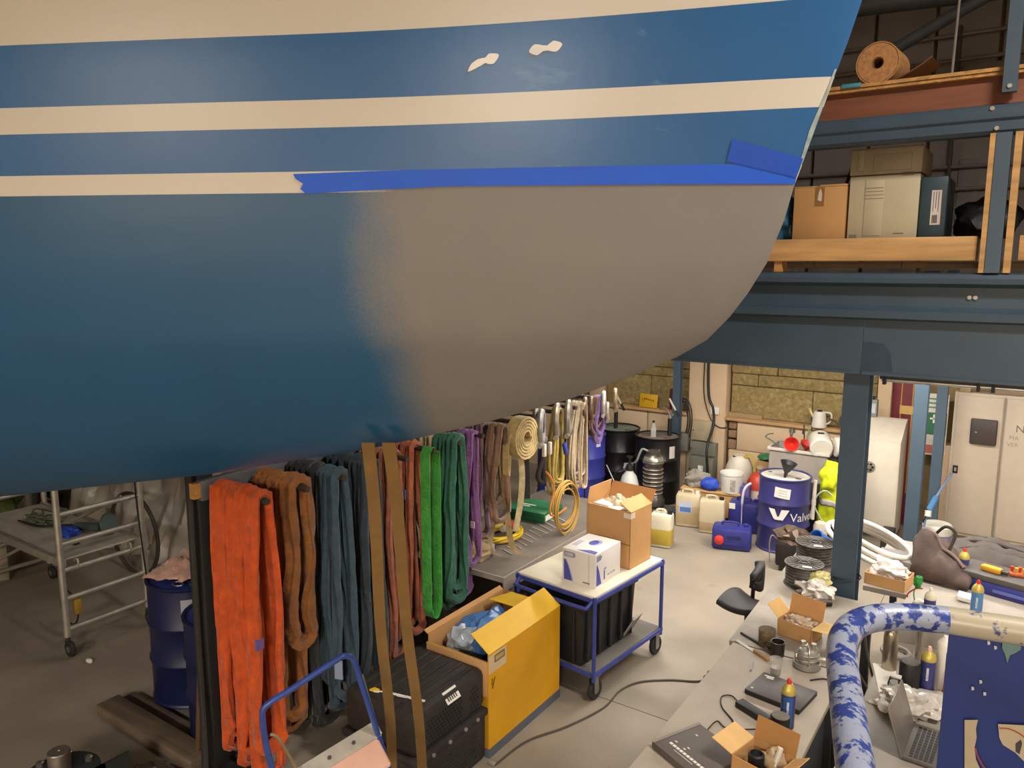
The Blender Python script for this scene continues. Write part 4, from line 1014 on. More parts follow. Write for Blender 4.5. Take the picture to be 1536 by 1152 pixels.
def obox(c, ex, ey, ez, sx, sy, sz, name, mat, parent, bev=.002):
    v = oriented(c, ex, ey, ez, sx, sy, sz); g = G()
    vs = g._add(v, [(3, 2, 1, 0), (4, 5, 6, 7), (0, 1, 5, 4), (1, 2, 6, 5), (2, 3, 7, 6), (3, 0, 4, 7)])
    if bev: bmesh.ops.bevel(g.bm, geom=list(g.bm.edges), offset=bev, segments=2, affect='EDGES')
    return g.build(name, mat, parent)
cc = (b0 + b1) / 2; L_ = (b1 - b0).length
obox(cc, dv, upv, nn_, L_, .075, .006, 'riveted_bar', ALU, t)
obox(cc - nn_ * .012 - upv * .07, dv, upv, nn_, L_ * .92, .20, .014, 'board', M('#C79A86', .6, var=.06), t, .006)
for k in (.45, .72): G().cyl(b0 + dv * (L_ * k) + nn_ * .003, b0 + dv * (L_ * k) + nn_ * .010, .009, 8).build('rivet', DKSTEEL, t)
G().tube([fp(543, 1012, -2.37), b1 + upv * .02 + nn_ * .004, b1 - upv * .03], .006, 6).build('link_rod', ALU, t)
G().tube(smooth([fp(405, 1102, -2.57), fp(418, 1108, -2.55), fp(443, 1150, -2.52), fp(455, 1175, -2.5)]), .007, 6).build('link_rod', M('#8C7B60', .5, .4), t)

# ================================================================== STORAGE BAY BELOW THE MEZZANINE
def oil_pump(x, y, z0, label, lean=.2):
    t = thing('drum_pump', label, 'drum pump', (x, y, z0), R(-20))
    G().cyl((0, 0, 0), (0, 0, .24), .028, 12).build('pump_tube', BLACKP, t)
    G().cyl((0, 0, .24), (0, 0, .30), .02, 10).bx(-.03, .05, -.012, .012, .28, .31).build('pump_head', ALU, t)
    G().cyl((.16, 0, .28), (-.02, 0, .50), .013, 8).build('lever', M('#C9BFA8', .5), t)
    G().cyl((.16, 0, .28), (.10, 0, .36), .018, 8).build('lever_grip', BLACKP, t)
    G().tube(smooth([(0, 0, .29), (-.08, 0, .36), (-.16, 0, .36), (-.2, 0, .33)]), .01, 8).build('spout', ALU, t)
BLK = M('#171516', .32, var=.15, scale=8)
t = drum('oil_drum', 'black steel oil drum with a pump and a pale green lid puddle', (-4.70, 9.46, 0), 0, BLK, M('#6C7B74', .35, var=.3, scale=9))
dd = Vector((-4.70, 9.46, 0)); drum_label(t, toCam(dd) + .22, toCam(dd) + .75, .34, .44, M('#BDB4B4', .7), skew=.06)
drum_label(t, toCam(dd) + .30, toCam(dd) + .7, .37, .378, INK, 'printed_mark', .2945, skew=0)
oil_pump(-4.72, 9.40, .862, 'black hand pump with a white lever on the left black drum')
t = drum('oil_drum', 'black oil drum with a dusty top, bottle and pump by the blue post', (-4.05, 9.30, 0), 0, BLK, M('#6F645C', .8, var=.3, scale=8))
dd = Vector((-4.05, 9.30, 0)); drum_label(t, toCam(dd) + .55, toCam(dd) + .85, .62, .78, M('#C9C3BC', .7)); drum_label(t, toCam(dd) + .05, toCam(dd) + .11, .60, .75, M('#A9A6A4', .5))
oil_pump(-3.92, 9.38, .862, 'black hand pump standing on the right black drum')
t = thing('oil_bottle', 'grey plastic bottle standing on the right black drum', 'bottle', (-4.07, 9.20, .862), R(30))
G().bx(-.035, .035, -.022, .022, 0, .13, .008).build('body', M('#A6A19A', .5), t)
G().lathe([(.034, .12), (.03, .15), (.014, .19), (.013, .20)], 12, sy=.66).build('neck', M('#A6A19A', .5), t)
G().lathe([(.016, .198), (.016, .222), (0, .224)], 10).build('cap', BLACKP, t)
FB = M('#3A3F96', .4, var=.15, scale=4, spot='#77778F', spot_amt=.34, spot_scale=4)
t = drum('oil_drum', 'faded blue steel drum half hidden by the white rope', (-4.92, 8.86, 0), 0, FB, M('#5B5E7A', .5)); dd = Vector((-4.92, 8.86, 0)); drum_label(t, toCam(dd) + .6, toCam(dd) + .85, .74, .80, M('#C9C4D2', .7))
t = drum('oil_drum', 'blue steel drum with white labels behind the bench end', (-4.75, 7.98, 0), 0, M('#30379C', .4, var=.12), M('#5B5E7A', .5)); dd = Vector((-4.75, 7.98, 0))
drum_label(t, toCam(dd) + .1, toCam(dd) + .6, .22, .44, M('#D0CBDA', .7)); drum_label(t, toCam(dd) - .7, toCam(dd) - .1, .22, .44, M('#D0CBDA', .7))
tag(G().tube(smooth([(-3.95, 6.95, 1.75), (-3.9, 7.1, 1.2), (-3.85, 7.0, .9), (-3.95, 7.15, .7), (-3.9, 7.1, .02)]), .009, 6).build('cable', BLACKP), 'black cable hanging in front of the blue drums', 'cable')

# wall things
t = thing('warning_sign', 'yellow sign with dark handwriting propped on the wall sill', 'sign', (-4.475, WY - .13, 1.102))
G().c(0, 0, .10, .27, .012, .19, .002, rx=R(-8)).build('board', M('#D2A11A', .5, var=.05), t)
rn = random.Random(5)
for k in range(6): G().c(-.05 + .025 * k, -.0085 + .0, .128 - .004 * k, .014, .003, .028 if k % 2 else .02, rx=R(-8)).build('printed_mark', M('#6B4808', .8), t)
for k in range(4): G().c(-.01 + .024 * k, -.006, .085, .014, .003, .02, rx=R(-8)).build('printed_mark', M('#6B4808', .8), t)
G().tube([(-.10, -.010, .10), (-.085, -.010, .13), (-.06, -.010, .13), (-.07, -.010, .09), (-.095, -.006, .07)], .003, 5).build('printed_mark', M('#6B4808', .8), t)
G().c(0, -.003, .038, .17, .003, .008, rx=R(-8)).build('printed_mark', M('#8A6410', .8), t)
t = thing('wall_hose_holder', 'dark red wall holder with looped black hoses behind the blue post', 'hose holder', (-3.98, WY - .12, 1.1))
G().bx(-.19, -.05, 0, .05, .02, .30, .01).bx(.08, .20, 0, .05, .0, .28, .01).build('plate', M('#5E2128', .6), t)
for k in range(4): G().ring((.02 + .02 * k, -.05 - .012 * k, -.10), .13 + .02 * (k % 2), .008, 6, 26, 'Y', sx=.7, sy=2.0).build('hose_loop', BLACKP, t)
def ebox(label, x0, x1, y0, z0, z1, hx, latch=False, mark=False):
    t = thing('electrical_box', label, 'electrical box', ((x0 + x1) / 2, y0, z0), 0, 'grey boxes on the back wall')
    w_ = (x1 - x0) / 2; h_ = z1 - z0
    G().bx(-w_, w_, .012, WY - .12 - y0, 0, h_, .006).build('body', M(hx, .5), t)
    G().bx(-w_ + .006, w_ - .006, 0, .011, .006, h_ - .006, .004).build('door', M(hx, .5), t)
    G().lathe([(.01, 0), (.01, .008), (0, .009)], 8, (-w_ + .025, -.0, h_ * .5), Matrix.Rotation(PI / 2, 3, 'X')).build('lock', DKSTEEL, t)
    if mark: G().bx(-.03, .04, -.003, -.001, h_ * .45, h_ * .68).build('label', PAPER, t)
ebox('beige electrical box on the wall, topmost of the three', -3.80, -3.52, 9.85, .74, 1.02, '#A6977C')
ebox('grey electrical box below the beige one', -3.80, -3.44, 9.80, .55, .73, '#757468')
ebox('grey electrical box with a small label, lowest of the three', -3.78, -3.44, 9.72, .20, .545, '#6F6D61', mark=True)
tag(G().bx(-4.0, -3.83, WY - .25, WY - .12, .58, .82, .006).build('junction_box', M('#6E6B5F', .6)), 'small grey box on the wall left of the electrical boxes', 'electrical box')
tag(G().bx(-3.56, -3.44, WY - .17, WY - .14, 1.12, 1.22, .004).build('wall_socket', WHITEP), 'white socket plate on the pilaster', 'socket')
tag(G().tube(smooth([(-3.62, WY - .17, 2.9), (-3.60, WY - .17, 1.5), (-3.52, WY - .17, 1.2), (-3.50, WY - .19, .98), (-3.50, WY - .40, .7), (-3.48, WY - .40, .35), (-3.48, WY - .42, .02)]), .018, 8).build('wall_cable', BLACKP), 'thick black cable running down the beige pilaster', 'cable')
tag(G().tube(smooth([(-3.66, WY - .16, 2.0), (-3.66, WY - .16, 1.4), (-3.55, WY - .16, 1.05), (-3.42, WY - .16, .95), (-3.3, WY - .15, .97)]), .007, 6).build('wall_cable', BLACKP), 'thin black cable curving past the socket plate', 'cable')
t = thing('watering_can', 'white plastic watering can on the wall sill', 'watering can', (-2.17, WY - .14, 1.102), R(10))
G().lathe([(.085, 0), (.09, .005), (.075, .16), (.06, .20), (.05, .20)], 18).build('body', WHITEP, t)
G().tube(smooth([(-.06, 0, .10), (-.10, 0, .18), (-.12, 0, .23)]), .014, 8).build('spout', M('#D6CC9E', .5), t)
G().tube(smooth([(.05, 0, .19), (.13, 0, .18), (.13, 0, .08), (.075, 0, .04)]), .010, 8).build('handle', WHITEP, t)
G().lathe([(.03, .2), (.03, .215), (0, .22)], 12).build('cap', BLACKP, t)
tag(G().tube(smooth([(-2.05, WY - .15, 1.22), (-1.95, WY - .2, 1.2), (-1.86, WY - .22, 1.1), (-1.84, WY - .25, 1.0)]), .012, 8).ring((-1.82, WY - .2, 1.22), .09, .018, 8, 20, 'Y').build('hose_reel', M('#4A4640', .6)), 'dark hose coil hanging right of the watering can', 'hose')
# floor cluster
t = thing('pallet_tray', 'low blue tray standing under the ribbed canister', 'tray', (-3.86, 8.62, 0), R(4))
G().bx(-.38, .36, -.26, .18, .03, .11, .01).build('tray', M('#2B5B9E', .5, var=.12), t)
G().bx(-.36, .34, -.24, .16, .111, .118).build('mat', M('#4B4A48', .8), t)
for x in (-.25, .02, .28): G().bx(x - .03, x + .05, -.2, .16, 0, .03).build('foot', BLACKP, t)
t = thing('ribbed_canister', 'tall smoky ribbed canister with a chrome collar and hose', 'canister', (-3.82, 8.66, .12))
P = [(.10, 0), (.15, .02), (.155, .08), (.13, .12), (.118, .15)]
for k in range(7): P += [(.112, .16 + .05 * k), (.122, .17 + .05 * k), (.122, .19 + .05 * k), (.112, .20 + .05 * k)]
P += [(.12, .53), (.135, .56), (.135, .58), (.11, .63), (.085, .66), (.085, .70), (.07, .71), (.0, .71)]
G().lathe(P, 22).build('body', M('#4A453F', .3, .2, var=.15), t)
for k in range(7): G().ring((0, 0, .18 + .05 * k), .122, .006, 6, 24).build('rib', M('#A79C8C', .35, .4), t)
G().lathe([(.137, .565), (.128, .60), (.112, .632), (.10, .64)], 22, caps=False).build('collar', M('#A79E90', .25, .6), t)
G().tube(smooth([(-.05, -.05, .70), (-.12, -.06, .72), (-.16, -.06, .66), (-.20, -.05, .56), (-.24, -.03, .52)]), .014, 8).build('hose', M('#8F8E88', .5), t)
t = thing('pressure_sprayer', 'white pressure sprayer with black pump head and yellow sticker', 'sprayer', (-4.07, 8.51, .119), R(-10))
G().lathe([(.10, 0), (.125, .02), (.13, .06), (.125, .25), (.09, .38), (.05, .43), (.045, .46)], 20).build('tank', M('#C4C4BC', .4), t)
G().lathe([(.05, .45), (.055, .47), (.04, .52), (.02, .53), (.02, .60), (.045, .61), (.045, .63), (0, .63)], 14).build('pump_head', BLACKP, t)
G().c(.05, -.105, .27, .06, .006, .06, rx=R(-15)).build('sticker', M('#C7C43C', .6), t)
G().c(.03, -.125, .15, .09, .004, .03).build('printed_mark', M('#4A4A48', .6), t)
G().tube(smooth([(-.04, 0, .46), (-.16, -.02, .42), (-.22, -.05, .30), (-.20, -.06, .12)]), .007, 6).build('hose', BLACKP, t)
G().cyl((-.30, -.08, .48), (-.12, -.13, .28), .009, 8).build('lance', M('#8E887E', .4, .5), t)
def jerry(name, label, loc, rz, w_, d_, h_, mat, cap, cat='canister', liquid=None, group=None, lab=None):
    t = thing(name, label, cat, loc, rz, group)
    G().bx(-w_ / 2, w_ / 2, -d_ / 2, d_ / 2, 0, h_, min(w_, d_) * .16).build('body', mat, t)
    g = G().tube(smooth([(-w_ * .25, 0, h_ - .01), (-w_ * .22, 0, h_ + .035), (w_ * .12, 0, h_ + .035), (w_ * .16, 0, h_ - .01)]), .013, 8); g.build('handle', mat, t)
    G().lathe([(.028, h_ - .01), (.028, h_ + .03), (0, h_ + .032)], 12, (w_ * .34, 0, 0)).build('cap', cap, t)
    if liquid: G().bx(-w_ / 2 - .001, w_ / 2 + .001, -d_ / 2 - .001, d_ / 2 + .001, .01, h_ * liquid[0], min(w_, d_) * .16).build('liquid', liquid[1], t)
    if lab: G().bx(lab[0], lab[1], -d_ / 2 - .002, -d_ / 2 - .0005, lab[2], lab[3]).build('label', lab[4], t)
    return t
JC = M('#C6B797', .4, var=.05, scale=4)
t = jerry('jerrycan', 'cream plastic jerrycan with a blue picture label', (-3.30, 8.55, 0), R(14), .29, .20, .40, JC, WHITEP, liquid=(.72, M('#B19C74', .4)), lab=(-.10, .05, .18, .32, M('#B9BDCB', .7)))
G().bx(-.09, .04, -.1035, -.1022, .19, .25).build('printed_mark', M('#4E72B0', .7), t)
jerry('jerrycan', 'cream plastic jerrycan half full of brown liquid, black cap', (-2.98, 8.48, 0), R(14), .29, .20, .40, JC, BLACKP, liquid=(.42, M('#A08768', .4)))
jerry('jerrycan', 'white jug of yellow liquid beside the trolley', (-3.28, 7.72, 0), R(10), .24, .17, .38, M('#D8D0B4', .35), BLACKP, liquid=(.62, M('#B59B3C', .35)))
JB = M('#2C2F78', .42, var=.12)
t = jerry('fuel_can', 'blue fuel can lying on its side with a red cap', (-2.62, 8.12, 0), R(16), .42, .26, .25, JB, JB)
G().lathe([(.05, 0), (.052, .03), (.03, .045), (0, .046)], 12, (-.13, -.13, .12), Matrix.Rotation(PI / 2, 3, 'X')).build('screw_cap', REDP, t)
G().bx(-.1, .15, -.138, -.128, .05, .09, .004).bx(-.05, .1, -.138, -.128, .14, .18, .004).build('recess', M('#1F2266', .4), t)
t = jerry('fuel_can', 'blue fuel can with a white spout hose behind the lying one', (-2.68, 8.75, 0), R(10), .36, .24, .36, JB, JB, lab=(-.17, -.10, .28, .35, PAPER))
G().tube(smooth([(-.02, -.13, .1), (-.02, -.14, .38), (.0, -.12, .54), (.06, -.08, .60)]), [.006 + .009 * (i > 5) for i in range(19)], 8).build('spout_hose', M('#CFCBE0', .5), t)
t = thing('wooden_crate', 'pale wooden crate with two slots standing behind the jerrycans', 'crate', (-3.17, 9.05, 0), R(8))
G().bx(-.36, .34, -.20, .22, .06, .345, .004).build('panel', M('#B98C52', .75, var=.15, scale=4), t)
G().bx(-.37, .35, -.21, .23, .346, .37, .003).build('lid', M('#C29A62', .75, var=.12, scale=4), t)
for x in (-.05, .03): G().c(x, -.203, .28, .035, .01, .07, .008).build('slot', M('#3A2A18', .9), t)
for x in (-.3, .28): G().bx(x - .04, x + .04, -.18, .20, 0, .06).build('runner', M('#8A6538', .8), t)
t = thing('plastic_bucket', 'white plastic bucket with printed side on the wooden crate', 'bucket', (-2.93, 8.98, .37))
G().lathe([(.115, 0), (.12, .005), (.138, .22), (.145, .225), (.145, .245), (.138, .245), (.132, .225), (.112, .02), (0, .02)], 22).build('body', WHITEP, t)
dd = Vector((-2.93, 8.98, 0))
G().sheet(lambda a, b: ((.122 + .014 * b) * math.cos(toCam(dd) - .15 + .5 * a), (.122 + .014 * b) * math.sin(toCam(dd) - .15 + .5 * a), .03 + .15 * b), 8, 3, 0).build('label', M('#B4AAA0', .7, var=.3, scale=30), t)
t = thing('white_canister', 'large white canister with looped yellow hose behind the bucket', 'canister', (-3.03, 9.56, .3))
G().lathe([(.16, 0), (.175, .02), (.175, .22), (.12, .36), (.08, .39), (.08, .40), (0, .40)], 22).build('body', M('#CFC6B6', .45), t)
G().lathe([(.035, .40), (.035, .43), (0, .432)], 10, (-.04, -.05, -.04)).build('cap', BLACKP, t)
for k in range(3): G().ring((.13, -.05, .26), .14 + .015 * k, .009, 6, 24, 'Y', sx=.55).build('hose_loop', M('#C2A244', .5), t)
tag(G().bx(-.2, .2, -.2, .2, 0, .30, .01).build('wooden_block', M('#96764A', .8), loc=(-3.05, 9.60, 0)), 'wooden block under the large white canister', 'block')
tag(G().blob((0, 0, .07), (.15, .11, .12), 12, .5, 2, 4, 0).build('rag', fabric('#8D857A'), loc=(-3.36, 8.99, .37)), 'grey rag heap on the wooden crate', 'rag')
t = thing('wash_bag', 'royal blue cloth bag on the wooden crate', 'bag', (-3.17, 8.90, .37), R(8))
G().blob((0, 0, .075), (.11, .08, .085), 2, .18, 1.5, 4, 0).build('body', M('#2A4BB8', .6, var=.15), t)
G().blob((0, 0, .135), (.07, .045, .02), 5, .2, 2, 3).build('opening', M('#15204A', .8), t)
t = thing('gas_canister', 'red canister with a white middle band behind the fuel cans', 'canister', (-2.665, 9.22, 0))
G().lathe([(.14, 0), (.15, .02), (.15, .22), (.145, .23)], 20).lathe([(.15, .40), (.15, .48), (.11, .56), (.07, .59), (0, .60)], 20).build('body', M('#B23A26', .45), t)
G().lathe([(.146, .225), (.147, .24), (.147, .39), (.146, .405)], 20).build('label_band', M('#CBB9A8', .6, var=.1), t)
G().lathe([(.03, .59), (.03, .64), (.05, .65), (.05, .67), (0, .67)], 12).build('valve', M('#B59A88', .4), t)
tag(G().blob((0, 0, .04), (.12, .10, .05), 9, .25, 2, 3, 0).build('green_tub', M('#2E7A4A', .5), loc=(-2.69, 9.62, .66)), 'green plastic tub on the stand behind the red canister', 'tub')
tag(G().bx(-.12, .12, -.12, .12, 0, .66, .006).build('support_stand', M('#A8835A', .8), loc=(-2.69, 9.66, 0)), 'narrow beige stand behind the red canister', 'stand')
tag(G().bx(-.05, .05, -.08, .08, 0, .48, .004).build('purple_box', M('#5C4A86', .6), loc=(-2.755, 8.985, 0), rz=R(8)), 'purple box squeezed between crate and red canister', 'box')
# purple-blue drum with the white V mark
d = Vector((-2.17, 8.46, 0))
t = drum('oil_drum', 'violet blue oil drum with a white V mark and lettering', (d.x, d.y, 0), 0, NAVY, M('#B9B3A8', .6, var=.2, scale=8))
t.scale = (.94, .94, .94)
fa = toCam(d)
rr_ = .3005
def on_drum(u, z, r=rr_): return Vector((r * math.cos(fa + u / .296), r * math.sin(fa + u / .296), z))
def dpoly(pts, mat, name='printed_mark'):
    a, b, c_, e = [Vector((p[0], p[1])) for p in pts]
    G().sheet(lambda u, v: on_drum(*(a.lerp(b, u).lerp(e.lerp(c_, u), v))), 7, 4, 0).build(name, mat, t)
VW = M('#E2DDD6', .6, var=.02)
vx = -.05
dpoly([(vx - .115, .535), (vx - .045, .535), (vx + .0, .42), (vx - .05, .42)], VW)
dpoly([(vx + .03, .535), (vx + .115, .535), (vx + .048, .408), (vx - .002, .425)], VW)
dpoly([(vx - .045, .412), (vx + .0, .455), (vx + .03, .412), (vx + .0, .412)], VW)
text('Valvoline', .14, 'lettering', VW, t, None, .0004, bend=lambda co: on_drum(vx + .125 + co.x, .40 + co.y * 1.0, rr_ + co.z))
dpoly([(-.10, .80), (.07, .78), (.06, .66), (-.11, .68)], M('#D8D3CB', .7), 'label')
for k in range(3): dpoly([(-.06, .765 - .03 * k), (.03, .755 - .03 * k), (.03, .748 - .03 * k), (-.06, .758 - .03 * k)], M('#8E8A86', .7))
t = thing('funnel', 'black funnel standing on the violet blue drum', 'funnel', (d.x + .02, d.y - .10, .815), R(0))
G().lathe([(.012, 0), (.02, .06), (.035, .08), (.085, .17), (.09, .18), (.08, .175), (.03, .085), (.012, .07)], 18, mat=Matrix.Rotation(R(12), 3, 'Y')).build('cone', BLACKP, t)
# stand, clear tote and what lies in it
tag(G().bx(-.28, .36, -.24, .2, 0, .60, .01).build('black_stand', M('#232021', .6), loc=(-2.22, 9.32, 0)), 'black stand holding the clear storage tote', 'stand')
t = thing('storage_tote', 'clear plastic tote full of funnels and jugs behind the blue drum', 'tote', (-2.20, 9.28, .605), R(0))
TOT = M('#B5AAA0', .3, alpha=.62, var=.1, scale=5)
sx, sy, h = .66, .40, .36
g = G(); wl = .006
g.bx(-sx / 2, sx / 2, -sy / 2, -sy / 2 + wl, 0, h).bx(-sx / 2, sx / 2, sy / 2 - wl, sy / 2, 0, h).bx(-sx / 2, -sx / 2 + wl, -sy / 2, sy / 2, 0, h).bx(sx / 2 - wl, sx / 2, -sy / 2, sy / 2, 0, h).bx(-sx / 2, sx / 2, -sy / 2, sy / 2, 0, wl)
g.build('walls', TOT, t)
g = G()
for a, b in (((-sx / 2 - .02, -sy / 2 - .02), (sx / 2 + .02, -sy / 2)), ((-sx / 2 - .02, sy / 2), (sx / 2 + .02, sy / 2 + .02)), ((-sx / 2 - .02, -sy / 2), (-sx / 2, sy / 2)), ((sx / 2, -sy / 2), (sx / 2 + .02, sy / 2))):
    g.bx(a[0], b[0], a[1], b[1], h - .03, h + .005, .003)
g.build('rim', M('#C9C0B4', .4), t)
zt = .605 + .30
def funnel(label, loc, hx, tilt, tz):
    t = thing('funnel', label, 'funnel', loc, tz)
    m = Matrix.Rotation(tilt, 3, 'X')
    G().lathe([(.012, -.11), (.016, -.04), (.075, .02), (.085, .05), (.078, .05), (.012, -.03)], 18, mat=m).build('cone', M(hx, .45), t)
funnel('red funnel facing forward on the clear tote', (-2.28, 9.10, 1.03), '#C8281C', R(80), R(10))
funnel('smaller red funnel lying beside the facing one on the tote', (-2.12, 9.14, 1.01), '#B82A20', R(20), R(60))
def jug(label, loc, rz, tilt, s=1.0):
    t = thing('plastic_jug', label, 'jug', loc, rz)
    m = Matrix.Rotation(tilt, 3, 'X')
    G().lathe([(.10 * s, -.13 * s), (.112 * s, -.12 * s), (.115 * s, .06 * s), (.09 * s, .11 * s), (.03 * s, .15 * s), (.03 * s, .18 * s), (0, .18 * s)], 20, mat=m).build('body', M('#DED6C8', .4, var=.03), t)
    G().tube([m @ Vector(p) for p in smooth([(.09 * s, 0, .10 * s), (.15 * s, 0, .08 * s), (.15 * s, 0, -.03 * s), (.11 * s, 0, -.05 * s)])], .012 * s, 8).build('handle', M('#DED6C8', .4, var=.03), t)
    G().bx(-.03 * s, .03 * s, -.119 * s, -.113 * s, -.02 * s, .01 * s).xf(m.to_4x4()).build('printed_mark', INK, t)
jug('white jug with its round base facing forward on the tote', (-1.99, 9.20, 1.06), R(20), R(-75), 1.12)
jug('white jug lying sideways at the right end of the tote', (-1.70, 9.20, 1.05), R(-62), R(-88), 1.02)
for k, (x, a, hx, lb) in enumerate(((-2.40, .2, '#3E4A44', 'dark wire brush sticking out of the tote'), (-2.32, -.1, '#5A4A38', 'brown handled brush sticking out of the tote'), (-2.20, .15, '#7C8A5C', 'green stick rising from the tote'), (-2.16, -.12, '#2E2C2A', 'black rod rising from the tote'))):
    tag(G().cyl((x, 9.26, .80), (x + a * .4, 9.32, 1.16 + .07 * (k > 1)), .009, 8).c(x + a * .4, 9.32, 1.14, .03, .02, .05, .004).build('brush', M(hx, .6)), lb, 'brush')
t = thing('wire_brush', 'green handled wire hook resting over the tote edge', 'brush', (-2.56, 9.22, 1.02))
G().tube(smooth([(.1, 0, -.06), (0, 0, .0), (-.06, 0, .03), (-.02, 0, .07), (.03, 0, .08)]), .008, 6).build('wire', M('#4C5A50', .5), t)
# black cabinet, jug, jacket, blue bucket
t = thing('black_cabinet', 'black cabinet with white lettering behind the yellow jacket', 'cabinet', (-1.70, 9.25, 0))
G().bx(-.13, .12, -.42, .25, .02, .92, .01).build('body', M('#1E1B1C', .55), t)
G().bx(-.13, .12, -.40, .25, 0, .02).build('plinth', BLACKP, t)
for k, (x, z) in enumerate(((-.12, .66), (-.06, .665), (.0, .66), (-.10, .60), (-.04, .595))): G().bx(x, x + .04, -.4225, -.4205, z, z + .035).build('printed_mark', PAPER, t)
t = thing('clear_jug', 'translucent jug standing on the black cabinet', 'jug', (-1.64, 9.05, .92))
G().lathe([(.06, 0), (.07, .01), (.07, .14), (.03, .20), (.02, .205), (.02, .24), (0, .24)], 16).build('body', M('#A7A8B8', .3, alpha=.7), t)
t = thing('safety_jacket', 'fluorescent yellow safety jacket hanging by the dark column', 'jacket', (-1.66, 8.72, 0), R(-5))
HV = M('#C9D21A', .7, var=.10, scale=8, bump=.5, bscale=14)
def jk(a, b):
    z = .28 + .72 * b; ww = .15 + .05 * (1 - b) - .07 * max(0, b - .8) * 3
    x = (a - .5) * 2 * ww; n_ = noise.noise(Vector((a * 6, b * 4, 2)))
    return (x - .02 + .1 * (1 - b) * .2, -.05 - .05 * math.sin(PI * a) + .03 * n_, z + .02 * n_)
G().sheet(jk, 18, 24, .012).build('body', HV, t)
def jk2(a, b):
    x, y, z = jk(a, .30 + .10 * b); return (x, y - .009, z)
G().sheet(jk2, 18, 4, .003).build('reflective_band', M('#B4AFA8', .35), t)
G().blob((-.07, -.10, .82), (.10, .07, .14), 4, .3, 1.6, 4).build('sleeve', HV, t)
G().cyl((.0, -.04, 1.0), (.02, .1, 1.02), .01, 6).build('hook', STEEL, t)
t = thing('plastic_bucket', 'bright blue bucket lying tilted in front of the jacket', 'bucket', (-1.66, 8.20, .15), R(20))
m = Matrix.Rotation(R(-62), 3, 'Y') @ Matrix.Rotation(R(15), 3, 'X')
G().lathe([(.11, -.15), (.12, -.145), (.15, .13), (.16, .135), (.16, .155), (.15, .155), (.14, .13), (.105, -.13), (0, -.13)], 24, mat=m).build('body', M('#2868C4', .35, var=.12), t)
t = thing('engine_part', 'black oily engine part with loose pipes beside the violet drum', 'engine part', (-1.90, 7.86, 0), R(10))
G().bx(-.16, .20, -.12, .16, .05, .30, .03).build('block', M('#181413', .5, var=.3), t)
G().blob((0, 0, .35), (.16, .11, .09), 7, .6, 2.5, 3).build('hose_bundle', M('#5F4E40', .4, .3, var=.35, scale=18), t)
G().tube(smooth([(-.14, -.05, .30), (-.20, -.08, .36), (-.22, -.1, .28), (-.21, -.1, .08)]), .006, 6).build('drip_tube', M('#8C8478', .4, .4), t)
G().bx(-.12, .15, -.1, .12, 0, .05).build('foot', BLACKP, t)
t = thing('white_pump', 'pale can with a bent clear tube behind the blue bucket', 'can', (-1.78, 8.50, 0))
G().lathe([(.07, 0), (.075, .01), (.075, .30), (.06, .34), (.02, .36), (0, .36)], 16).build('body', M('#CBBFB0', .5), t)
G().tube(smooth([(.02, 0, .35), (-.07, 0, .50), (-.06, 0, .62), (.02, 0, .70), (.10, 0, .66)]), .009, 8).build('tube', M('#A9B09A', .4), t)
G().cyl((-.09, 0, .36), (-.08, 0, .80), .02, 8).lathe([(.024, .52), (.024, .58)], 10, (-.085, 0, 0)).build('syringe', M('#CFC4B4', .4), t)

# ================================================================== RIGHT BACK: SLOPED CABINET, LOCKER
t = thing('white_cabinet', 'white metal cabinet with a sloping top and round vent', 'cabinet', (-1.42, 9.2, 0))
WC = M('#D2C8B6', .45, var=.04)
G().prism([(-.14, 0, .08), (-.14, 0, 1.17), (-.14, .34, 1.36), (-.14, .46, 1.36), (-.14, .46, .08)], (.41, 0, 0)).build('body', WC, t)
G().bx(-.12, .25, .03, .44, 0, .08).build('plinth', M('#8A7F70', .6), t)
G().bx(-.13, .26, -.006, .0, .10, 1.15, .002).build('door', WC, t)
v_ = G().lathe([(.065, 0), (.065, .008), (.055, .012), (0, .012)], 18, (-.03, -.006, .86), Matrix.Rotation(PI / 2, 3, 'X')).build('vent', M('#8F877A', .5, .3), t)
for k in range(6):
    a = k * PI / 3; G().lathe([(.014, 0), (.014, .002)], 8, (-.03 + .036 * math.cos(a), -.0185, .86 + .036 * math.sin(a)), Matrix.Rotation(PI / 2, 3, 'X')).build('vent_hole', HOLE, v_)
t = thing('dispenser', 'grey dispenser standing on the sloped cabinet back edge', 'dispenser', (-1.52, 9.60, 1.362))
G().bx(-.06, .05, -.05, .05, 0, .20, .008).build('body', M('#7E7C78', .5), t)
G().bx(-.045, .035, -.054, -.05, .05, .16).build('window', M('#B9BDC2', .3), t)
G().lathe([(.02, .2), (.02, .24), (0, .242)], 10).build('knob', BLACKP, t)
LK = M('#C2B29E', .45, var=.04)
t = thing('tall_locker', 'tall grey beige steel locker with two doors and a key box', 'locker', (-.25, 9.65, 0))
G().bx(-.46, .78, .012, .20, .10, 1.72, .004).build('body', LK, t)
G().bx(-.44, .76, .04, .19, 0, .10).build('plinth', M('#A79A88', .5), t)
G().bx(-.43, .0, -.008, .011, .14, 1.69, .004).build('door', LK, t)
d2 = G().bx(.03, .75, -.008, .011, .14, 1.69, .004).build('door', LK, t)
lk_ = G().bx(-.42, -.37, -.016, -.008, .81, .90, .004).build('lock_plate', BLACKP, t)
G().bx(-.405, -.385, -.022, -.016, .835, .875).build('lock_handle', ALU, lk_)
G().bx(.012, .016, -.002, .013, .12, 1.70).build('gap', M('#7A6E60', .7), t)
text('N', .11, 'lettering', M('#6E655A', .7), t, Matrix.Translation((.125, -.0095, 1.34)) @ Matrix.Rotation(PI / 2, 4, 'X'))
